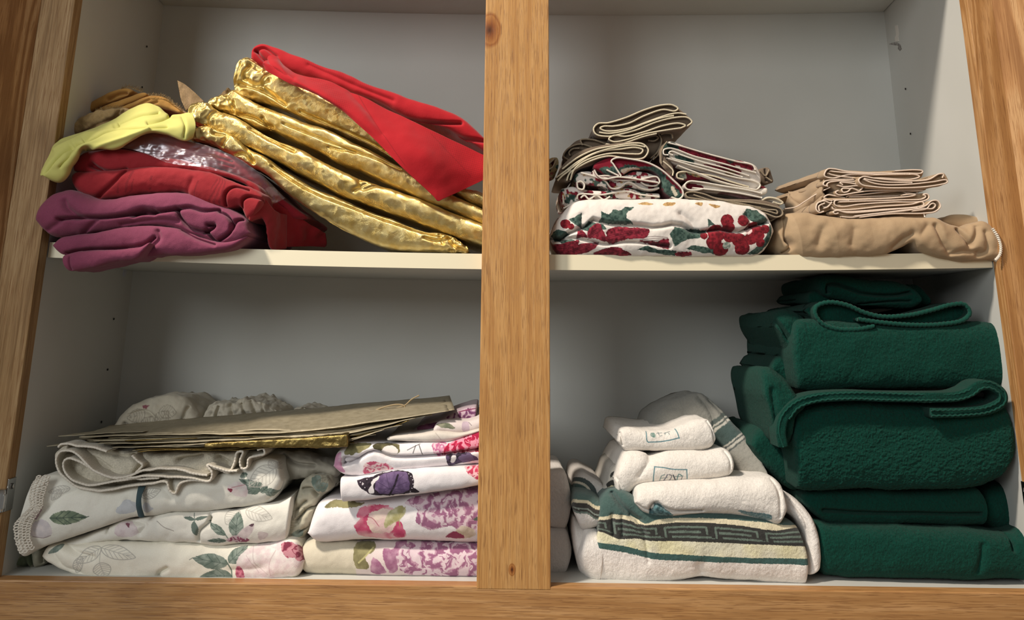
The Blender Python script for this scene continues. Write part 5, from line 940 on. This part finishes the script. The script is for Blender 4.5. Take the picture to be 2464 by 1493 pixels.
# ================================================================== lower right bay
M_terw = terry('white_terry', (240, 234, 228), 900, .5, .14, .2); M_terp = terry('patterned_terry', None, 900, .5, .15, .2)
M_terg = terry('green_terry', (7, 68, 56), 800, .7, .45, .05); M_greenhem = cloth('green_towel_hem', (8, 72, 60), 900, .5, .9, .35, .08)
TW, TG, TD, TC = (242, 236, 230), (62, 96, 92), (52, 52, 50), (228, 218, 182)
tn = [(1.0, 18, 3), (.16, 2.2, 5)]
def interpy(L):
    L = rs(L, 120); i = np.argsort(L[:, 0]); return lambda x: np.interp(x, L[i, 0], L[i, 1])
g1, g2 = interpy(KG((300, 1100), (390, 1112), (500, 1125), (620, 1150), (750, 1180), (1000, 1195), (1400, 1215), (1850, 1222))), interpy(KG((300, 1140), (390, 1152), (600, 1190), (750, 1225), (1000, 1240), (1400, 1255), (1850, 1267)))
k2_, k1_ = interpy(KG((300, 1020), (410, 1042), (470, 1070), (520, 1087), (640, 1082), (700, 1096), (1000, 1102), (1400, 1120), (1850, 1138))), interpy(KG((300, 950), (415, 952), (500, 945), (600, 962), (650, 987), (760, 985), (900, 970), (1100, 970), (1350, 990), (1600, 1025), (1700, 1010), (1850, 990)))
c1_ = interpy(KG((300, 925), (410, 930), (500, 915), (600, 935), (700, 978), (780, 950), (950, 935), (1200, 940), (1500, 965), (1700, 985), (1850, 960)))
def towelprint(pc):
    x, y = pc[:, 0], pc[:, 1] + .5 * v2(pc, 4, 5); c = np.tile(lin(TW), (len(pc), 1))
    c[y < g1(x)] = lin((226, 222, 200)); yy = v2(pc, 40, 9); mm = (y < g1(x)) & (y > k2_(x)); kk = np.clip(.5 + .8 * yy, 0, 1)[:, None]; c[mm] = (c * (1 - kk) + lin((232, 226, 186)) * kk)[mm]; c[(y > g1(x)) & (y < g2(x))] = lin(TG)
    v = (y - k1_(x)) / (k2_(x) - k1_(x)); m = (v > 0) & (v < 1); c[m] = lin(TD); u = ((x - 1308 - v * 6) / 122.0 + 50.72) % 1.0
    G = lin((104, 120, 110)); key = ((np.abs(v - .24) < .055) & (u > .10) & (u < .92)) | ((np.abs(v - .50) < .06) & (u < .80) & (u > .16)) | ((np.abs(v - .76) < .055) & (u > .22)) | ((np.abs(u - .92) < .022) & (v > .2) & (v < .62)) | ((np.abs(u - .10) < .022) & (v > .2) & (v < .8)) | ((v > .78) & (v < .82) & (u < .06))
    c[m & key] = G; t = y < k1_(x); c[t] = lin((224, 214, 184)); t = y < c1_(x); c[t] = lin((70, 96, 92)); return c
sm = nose('main', KG((362, 860), (372, 800), (440, 742), (540, 740), (640, 800), (800, 850), (1100, 868), (1400, 880), (1600, 920), (1700, 960), (1760, 1020)), KG((340, 1340), (350, 1376), (450, 1386), (700, 1392), (880, 1372), (1100, 1342), (1300, 1360), (1600, 1385), (1780, 1388), (1805, 1350)), [30, 24, 22, 22, 22], 190, M_terp, 640, 190,
          noise=tn, e0=6, e1=5, er=5, r=24, n=3.0, paint=towelprint, creases=[(KG((480, 760), (560, 880), (660, 960)), 8, 7), (KG((600, 930), (660, 985), (700, 1060)), 5, 5), (KG((470, 920), (480, 1060)), 4, 5), (KG((540, 930), (545, 1070)), 3, 5), (KG((1100, 1345), (1080, 1280)), 5, 12), (KG((700, 1100), (720, 1250)), 2, 6)])
TNp = P_(TW)
l1 = nose('l1', KG((240, 1075), (285, 1005), (345, 998), (410, 1035)), KG((212, 1248), (262, 1312), (320, 1372), (385, 1388)), 28, 150, M_terp, 120, 60, noise=tn, e0=8, e1=3, paint=TNp)
def lobe(pc):
    c = np.tile(lin(TW), (len(pc), 1)); f = interpy(KG((180, 800), (240, 810), (300, 815), (350, 850), (430, 860))); d = (pc[:, 1] - f(pc[:, 0])) * 2.87
    c[d < 0] = lin((84, 108, 102)); c[(d > 0) & (d < 26)] = lin((222, 210, 178)); c[(d > 26) & (d < 85)] = lin((62, 60, 56)); c[(d > 60) & (d < 70)] = lin((150, 160, 150)); c[(d > 85) & (d < 100)] = lin((110, 126, 118)); return c
l2 = nose('l2', KG((172, 800), (200, 758), (270, 752), (340, 770), (400, 810)), KG((215, 950), (260, 1010), (330, 1010), (420, 980)), 34, 150, M_terp, 140, 60, noise=tn, e0=7, e1=3, paint=lobe)
def lobe3(pc):
    c = np.tile(lin((206, 200, 194)), (len(pc), 1)); d = (pc[:, 1] - 1155 - .25 * (pc[:, 0] - 1400)) ; dd = np.hypot(pc[:, 0] - 1385, (pc[:, 1] - 1195) * 1.1)
    c[(dd < 52) & (dd > 40)] = lin((70, 80, 78)); c[(dd < 34) & (dd > 0)] = lin((74, 94, 90)); c[(dd < 40) & (dd > 34)] = lin((206, 198, 180)); return c
l3 = nose('l3', KG((190, 700), (215, 640), (265, 622), (330, 655), (390, 690), (420, 740)), KG((195, 780), (280, 790), (350, 800), (420, 800)), 70, 120, M_terp, 120, 50, noise=tn, e0=6, e1=3, paint=lobe3)
l4 = nose('l4', KG((170, 950), (196, 920), (240, 945), (290, 990)), KG((212, 1240), (240, 1300), (300, 1360), (350, 1380)), 42, 120, M_terp, 90, 50, noise=tn, e0=5, e1=3, paint=TNp)
l5 = nose('l5', KG((425, 690), (455, 585), (495, 565), (530, 590), (560, 640)), KG((370, 790), (430, 780), (500, 760), (560, 760)), 60, 110, M_terp, 110, 60, noise=tn, e0=6, e1=3, paint=P_((206, 200, 190), blob(KG((455, 640), (500, 600), (540, 610), (530, 630), (480, 640), (460, 665)), TD, None), blob(KG((430, 700), (470, 680), (500, 700), (440, 730)), TD, None), blob(KG((380, 780), (470, 715), (470, 760), (420, 800)), TC, None), blob(KG((360, 800), (400, 770), (600, 770), (560, 840), (400, 860)), (70, 96, 92), None)))
l6 = nose('l6', KG((1630, 735), (1740, 810), (1830, 910), (1885, 1040), (1902, 1180), (1895, 1290)), KG((1560, 860), (1700, 920), (1780, 1010), (1800, 1110), (1806, 1220), (1804, 1340)), [40, 32, 28, 30], 150, M_terp, 240, 60, noise=tn, e0=6, e1=4, r=14, paint=TNp, creases=[(KG((1700, 820), (1800, 950), (1830, 1100), (1835, 1300)), 4, 4)])
tag(merge('folded_towel', [sm, l1, l2, l3, l4, l5, l6]), 'thick white beach towel with green stripe and dark key-pattern border, on the cabinet floor', 'towel')
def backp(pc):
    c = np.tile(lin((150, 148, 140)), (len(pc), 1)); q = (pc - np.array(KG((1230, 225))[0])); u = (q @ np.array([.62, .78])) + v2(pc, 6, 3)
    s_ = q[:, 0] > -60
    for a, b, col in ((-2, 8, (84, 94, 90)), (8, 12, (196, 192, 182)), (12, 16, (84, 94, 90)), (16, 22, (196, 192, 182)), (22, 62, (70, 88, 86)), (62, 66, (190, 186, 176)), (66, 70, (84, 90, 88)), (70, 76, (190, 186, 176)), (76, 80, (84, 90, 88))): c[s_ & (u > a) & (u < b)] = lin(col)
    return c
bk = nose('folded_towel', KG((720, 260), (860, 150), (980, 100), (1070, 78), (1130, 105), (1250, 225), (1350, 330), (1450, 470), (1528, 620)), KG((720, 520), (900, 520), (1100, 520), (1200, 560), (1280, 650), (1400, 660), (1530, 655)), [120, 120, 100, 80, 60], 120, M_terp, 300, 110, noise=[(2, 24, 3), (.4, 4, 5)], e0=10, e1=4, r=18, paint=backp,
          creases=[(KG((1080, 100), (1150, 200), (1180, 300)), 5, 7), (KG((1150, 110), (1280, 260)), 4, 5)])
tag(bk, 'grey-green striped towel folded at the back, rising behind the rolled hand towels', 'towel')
# rolled white hand towels
TEAL = (96, 140, 150)
def roll(label, A, B, Y, layers, creases=(), **k):
    o = nose('rolled_towel', A, B, Y, 150, M_terp, 360, 110, noise=[(.9, 18, 3), (.14, 2.2, 5)], paint=P_((244, 238, 230), *layers), creases=creases, **k); return tag(o, label, 'towel', 'rolled white hand towels')
roll('topmost white hand towel roll, smallest, with a blue-green framed emblem', KG((498, 395), (520, 325), (560, 312), (700, 330), (860, 326), (960, 290), (1060, 256), (1125, 256), (1170, 330)), KG((503, 415), (530, 445), (570, 478), (700, 474), (860, 477), (1000, 477), (1120, 466), (1190, 415)), 52,
     [stroke(KG((706, 335), (709, 408), (718, 415)), 2.6, TEAL), stroke(KG((716, 415), (800, 412), (880, 398), (930, 385)), 2.8, TEAL), stroke(KG((930, 388), (920, 350), (908, 318)), 2.6, TEAL), blob(KG((735, 350), (765, 345), (770, 375), (738, 378)), (110, 148, 140), (190, 200, 190), 1.5, 3)] +
     [stroke(KG(*p), 1.6, (110, 130, 132)) for p in (((780, 350), (815, 345)), ((790, 340), (795, 365)), ((830, 350), (870, 338)), ((840, 345), (835, 360)), ((860, 350), (865, 360)), ((800, 372), (815, 368)))], e0=6, e1=6, creases=[(KG((525, 350), (535, 400), (540, 440)), 5, 3), (KG((1130, 265), (1165, 340), (1180, 420)), 2.5, 3)])
roll('middle white hand towel roll with a blue-green framed emblem', KG((478, 640), (520, 545), (560, 490), (640, 478), (700, 495), (725, 512), (850, 482), (1100, 476), (1240, 462), (1302, 495)), KG((478, 690), (512, 792), (560, 780), (640, 725), (800, 702), (1000, 690), (1200, 672), (1300, 630)), 38,
     [stroke(KG((756, 700), (755, 640), (762, 585)), 2.8, TEAL), stroke(KG((762, 585), (830, 592), (880, 602), (985, 606)), 2.8, TEAL), stroke(KG((983, 606), (990, 680)), 2.6, TEAL)] +
     [stroke(KG(*p), w_, c_) for p, w_, c_ in ((((800, 690), (810, 650), (830, 640)), 2.2, (120, 150, 150)), (((830, 690), (850, 640)), 2.6, (96, 96, 116)), (((860, 640), (880, 650), (870, 690)), 2.4, (110, 110, 120)), (((890, 645), (910, 690)), 3, (60, 66, 80)), (((920, 690), (930, 640), (950, 650)), 2.6, (90, 140, 140)), (((950, 690), (955, 660)), 2, (110, 110, 120)), (((805, 670), (850, 665)), 2, (130, 150, 150)), (((900, 660), (960, 655)), 2, (100, 130, 134)))],
     e0=6, e1=6, n=2.1, creases=[(KG((725, 512), (720, 560), (660, 650)), 3, 8), (KG((500, 660), (520, 700), (540, 780)), 3, 4), (KG((1255, 470), (1285, 540), (1285, 640)), 2.5, 3)])
roll('lowest and largest white hand towel roll, resting on the key-pattern border', KG((616, 800), (630, 740), (690, 708), (900, 692), (1200, 674), (1400, 657), (1560, 650), (1620, 690), (1650, 780)), KG((620, 845), (670, 890), (735, 918), (830, 930), (1100, 908), (1300, 918), (1500, 952), (1600, 988), (1658, 930)), 18,
     [blob(KG((745, 880), (770, 845), (800, 850), (860, 900), (900, 950), (735, 945)), (56, 92, 96), (110, 150, 156), 2, 4), blob(KG((1340, 902), (1450, 912), (1575, 935), (1570, 985), (1480, 965), (1400, 940)), (104, 140, 146), (150, 176, 178), 2, 3), stroke(KG((1345, 905), (1460, 918), (1572, 938)), 1.6, (70, 106, 116))], e0=8, e1=6, er=6,
     creases=[(KG((745, 905), (740, 870), (775, 840), (820, 870), (900, 900), (1100, 905)), 7, 4), (KG((1580, 660), (1625, 760), (1635, 940)), 2.5, 4), (KG((640, 850), (700, 890), (740, 900)), 3, 4)])
wa = nose('a', KG((-60, 605), (60, 603), (135, 612), (182, 680)), KG((-60, 985), (60, 1008), (140, 1016), (186, 960)), 62, 160, M_terw, 140, 60, noise=tn, e0=1, e1=9, n=2.8, r=14)
wb = nose('b', KG((-60, 985), (60, 1005), (150, 1012), (186, 1080)), KG((-60, 1345), (60, 1342), (140, 1322), (188, 1250)), 58, 160, M_terw, 140, 60, noise=tn, e0=1, e1=9, n=2.8, r=14)
tag(merge('folded_towel', [wa, wb]), 'plain white towel folded in two, half hidden behind the centre post', 'towel')
# green towels ------------------------------------------------------------
gn = [(1.2, 24, 3), (.3, 3.0, 5), (.22, 1.5, 8)]
def GT(nm, A, B, Y, **k):
    k.setdefault('noise', gn); return nose(nm, A, B, Y, k.pop('dep', 200), M_terg, k.pop('nx', 420), k.pop('na', 130), **k)
def gt(label, parts, hems=()):
    o = merge('folded_towel', parts, M_terg) if len(parts) > 1 else parts[0]; o.name = 'folded_towel'
    for i, (L, Y, r, st) in enumerate(hems):
        H = W(rs(L, 500), Y if np.ndim(Y) == 0 else np.interp(np.linspace(0, 1, 500), np.linspace(0, 1, len(Y)), Y)); q = np.r_[0, np.cumsum(np.linalg.norm(np.diff(H, axis=0), axis=1))]
        H[:, 2] += .45 * np.sin(q / st * 2 * math.pi); tube('hem', H, r, M_greenhem, o, 8)
    return tag(o, label, 'towel')
gt('small dark green towel folded at the very top of the green stack, against the shelf', [GT('a', KH((330, 95), (350, 52), (430, 42), (560, 60), (700, 72), (775, 105), (806, 150)), KH((385, 150), (450, 155), (560, 182), (700, 190), (770, 190), (806, 165)), 75, dep=150, nx=260, na=80, e0=8, e1=5, creases=[(KH((400, 120), (395, 90), (430, 82), (500, 105), (560, 125), (700, 132), (770, 118)), 9, 3.5), (KH((550, 180), (680, 165), (770, 160)), 6, 3)]),
   GT('b', KH((300, 130), (320, 118), (380, 120), (420, 150)), KH((300, 165), (340, 175), (400, 180), (420, 170)), 90, dep=120, nx=80, na=30, e0=3, e1=3), GT('c', KH((740, 85), (800, 90), (850, 150)), KH((760, 180), (810, 185), (855, 175)), 110, dep=90, nx=80, na=30, e0=3, e1=4)])
ga = GT('a', KH((290, 190), (345, 172), (400, 165), (480, 180), (620, 235), (760, 228), (900, 190), (990, 172), (1030, 205)), KH((300, 215), (360, 260), (420, 282), (560, 282), (700, 268), (900, 264), (1000, 245), (1032, 215)), 46, dep=150, nx=260, na=40, e0=4, e1=6, r=4)
rp2 = KH((602, 272), (520, 286), (420, 280), (362, 252), (338, 205), (348, 180), (400, 164), (480, 176), (560, 210), (640, 228), (760, 222), (860, 200), (950, 175), (1010, 174), (1034, 210), (1008, 242), (900, 263), (780, 266), (640, 255), (528, 240))
gb = ribbon('r', rp2, 34, 3.2, 40, M_terg, (0, 0), 300, None, None, 1, 1.5)
gt('thin green towel with scalloped hem folded in a long flat loop, second from the top', [ga, gb], [(rp2, 33, 2.3, 5.0)])
g3 = GT('a', KH((212, 330), (225, 270), (270, 240), (400, 245), (700, 256), (1000, 250), (1150, 258), (1205, 280), (1228, 380)), KH((232, 490), (245, 552), (500, 552), (800, 553), (1050, 546), (1215, 530), (1238, 470)), 30, e0=8, e1=8, r=22, n=3, nx=520, na=170)
g3b = GT('b', KH((145, 260), (150, 215), (190, 198), (240, 205), (300, 240)), KH((150, 290), (190, 350), (235, 430), (260, 430), (300, 400)), 45, dep=170, nx=130, na=80, e0=6, e1=3, creases=[(KH((165, 240), (200, 290), (225, 330)), 9, 4)])
g3c = GT('c', KH((130, 450), (160, 410), (190, 404), (240, 440), (260, 500)), KH((135, 470), (190, 530), (230, 550), (260, 548)), 70, dep=140, nx=90, na=50, e0=4, e1=3)
gt('large green towel with a smooth front fold, below the looped thin towel', [g3, g3b, g3c])
g4 = GT('a', KH((208, 720), (222, 645), (300, 618), (500, 602), (700, 612), (900, 615), (1050, 590), (1130, 600), (1185, 640), (1200, 720)), KH((235, 900), (240, 985), (262, 1006), (500, 1002), (800, 1002), (1050, 992), (1160, 945), (1215, 885)), 14, e0=7, e1=14, r=26, n=3, nx=620, na=240, noise=[(1.3, 24, 3), (.55, (3.4, 3.4, 2.2), 5), (.4, 1.5, 8)])
g4b = GT('b', KH((68, 530), (85, 468), (125, 450), (185, 490), (240, 570), (270, 610)), KH((105, 640), (150, 785), (192, 822), (214, 800), (222, 700), (262, 640)), 10, dep=150, nx=180, na=100, e0=8, e1=3, er=8, creases=[(KH((150, 560), (160, 650), (190, 760)), 4, 8)])
hp = KH((196, 815), (186, 745), (200, 682), (250, 628), (330, 598), (500, 585), (650, 590), (850, 592), (980, 588), (1035, 570), (1080, 540), (1130, 538), (1180, 575), (1180, 610), (1120, 645), (1000, 660), (860, 662))
g4r = ribbon('r', hp, [4, 4, 2, 2, 2, 2, 4, 8, 6, 2], 10, 30, M_greenhem, (0, 0), 400, None, None, 1, 1.2)
g4d = GT('d', KH((35, 790), (75, 735), (110, 720), (160, 790), (215, 860), (250, 900)), KH((40, 810), (90, 880), (160, 950), (225, 1005), (260, 1010)), 60, dep=150, nx=140, na=70, e0=6, e1=3)
g4e = GT('e', KH((1140, 545), (1220, 560), (1262, 700), (1290, 860)), KH((1150, 950), (1190, 940), (1240, 912), (1290, 880)), 120, dep=120, nx=80, na=50, e0=2, e1=2)
gt('biggest green towel, shaggy front face under a wide rippled hem curled at its right', [g4, g4b, g4r, g4d, g4e], [(KH((222, 690), (262, 640), (340, 610), (500, 598), (650, 603), (850, 605), (990, 600), (1045, 582), (1085, 552), (1128, 550), (1168, 578), (1166, 606), (1115, 635), (1000, 648), (860, 650)), [2, 1, 0, 0, 0, 2, 4, 6, 3, 0], 1.0, 6.0), (KH((196, 815), (176, 745), (190, 676), (245, 618), (330, 586), (500, 572), (850, 580), (975, 576), (1030, 558), (1078, 528), (1132, 526), (1192, 572), (1190, 616), (1124, 656), (1000, 672), (860, 675)), [4, 3, 1, 1, 1, 3, 5, 7, 4, 1], 1.0, 6.0)])
gt('green towel in shade with two flat layers, below the shaggy one', [GT('a', KH((255, 1050), (300, 1010), (500, 1000), (800, 1004), (1060, 998), (1095, 1040)), KH((370, 1150), (500, 1162), (700, 1160), (900, 1164), (1100, 1165)), 42, nx=380, na=90, e0=8, e1=3, r=14, creases=[(KH((380, 1100), (560, 1112), (800, 1115), (1090, 1118)), 7, 4)]),
   GT('b', KH((1060, 1040), (1100, 985), (1170, 970), (1230, 1010), (1310, 1070)), KH((1060, 1165), (1150, 1185), (1240, 1192), (1310, 1180)), 60, dep=170, nx=160, na=80, e0=6, e1=3)])
gt('broad green towel at the bottom of the green stack, on the cabinet floor', [GT('a', KH((318, 1220), (335, 1150), (400, 1150), (700, 1162), (1000, 1178), (1220, 1195), (1250, 1180), (1290, 1182), (1325, 1215)), KH((330, 1320), (360, 1382), (450, 1394), (700, 1400), (1000, 1410), (1200, 1404), (1280, 1410), (1325, 1395)), [36, 30, 26, 24, 26], e0=10, e1=6, r=24, n=2.7, nx=560, na=150, creases=[(KH((1235, 1190), (1240, 1280)), 9, 4), (KH((1100, 1260), (1080, 1380)), 4, 8)])])
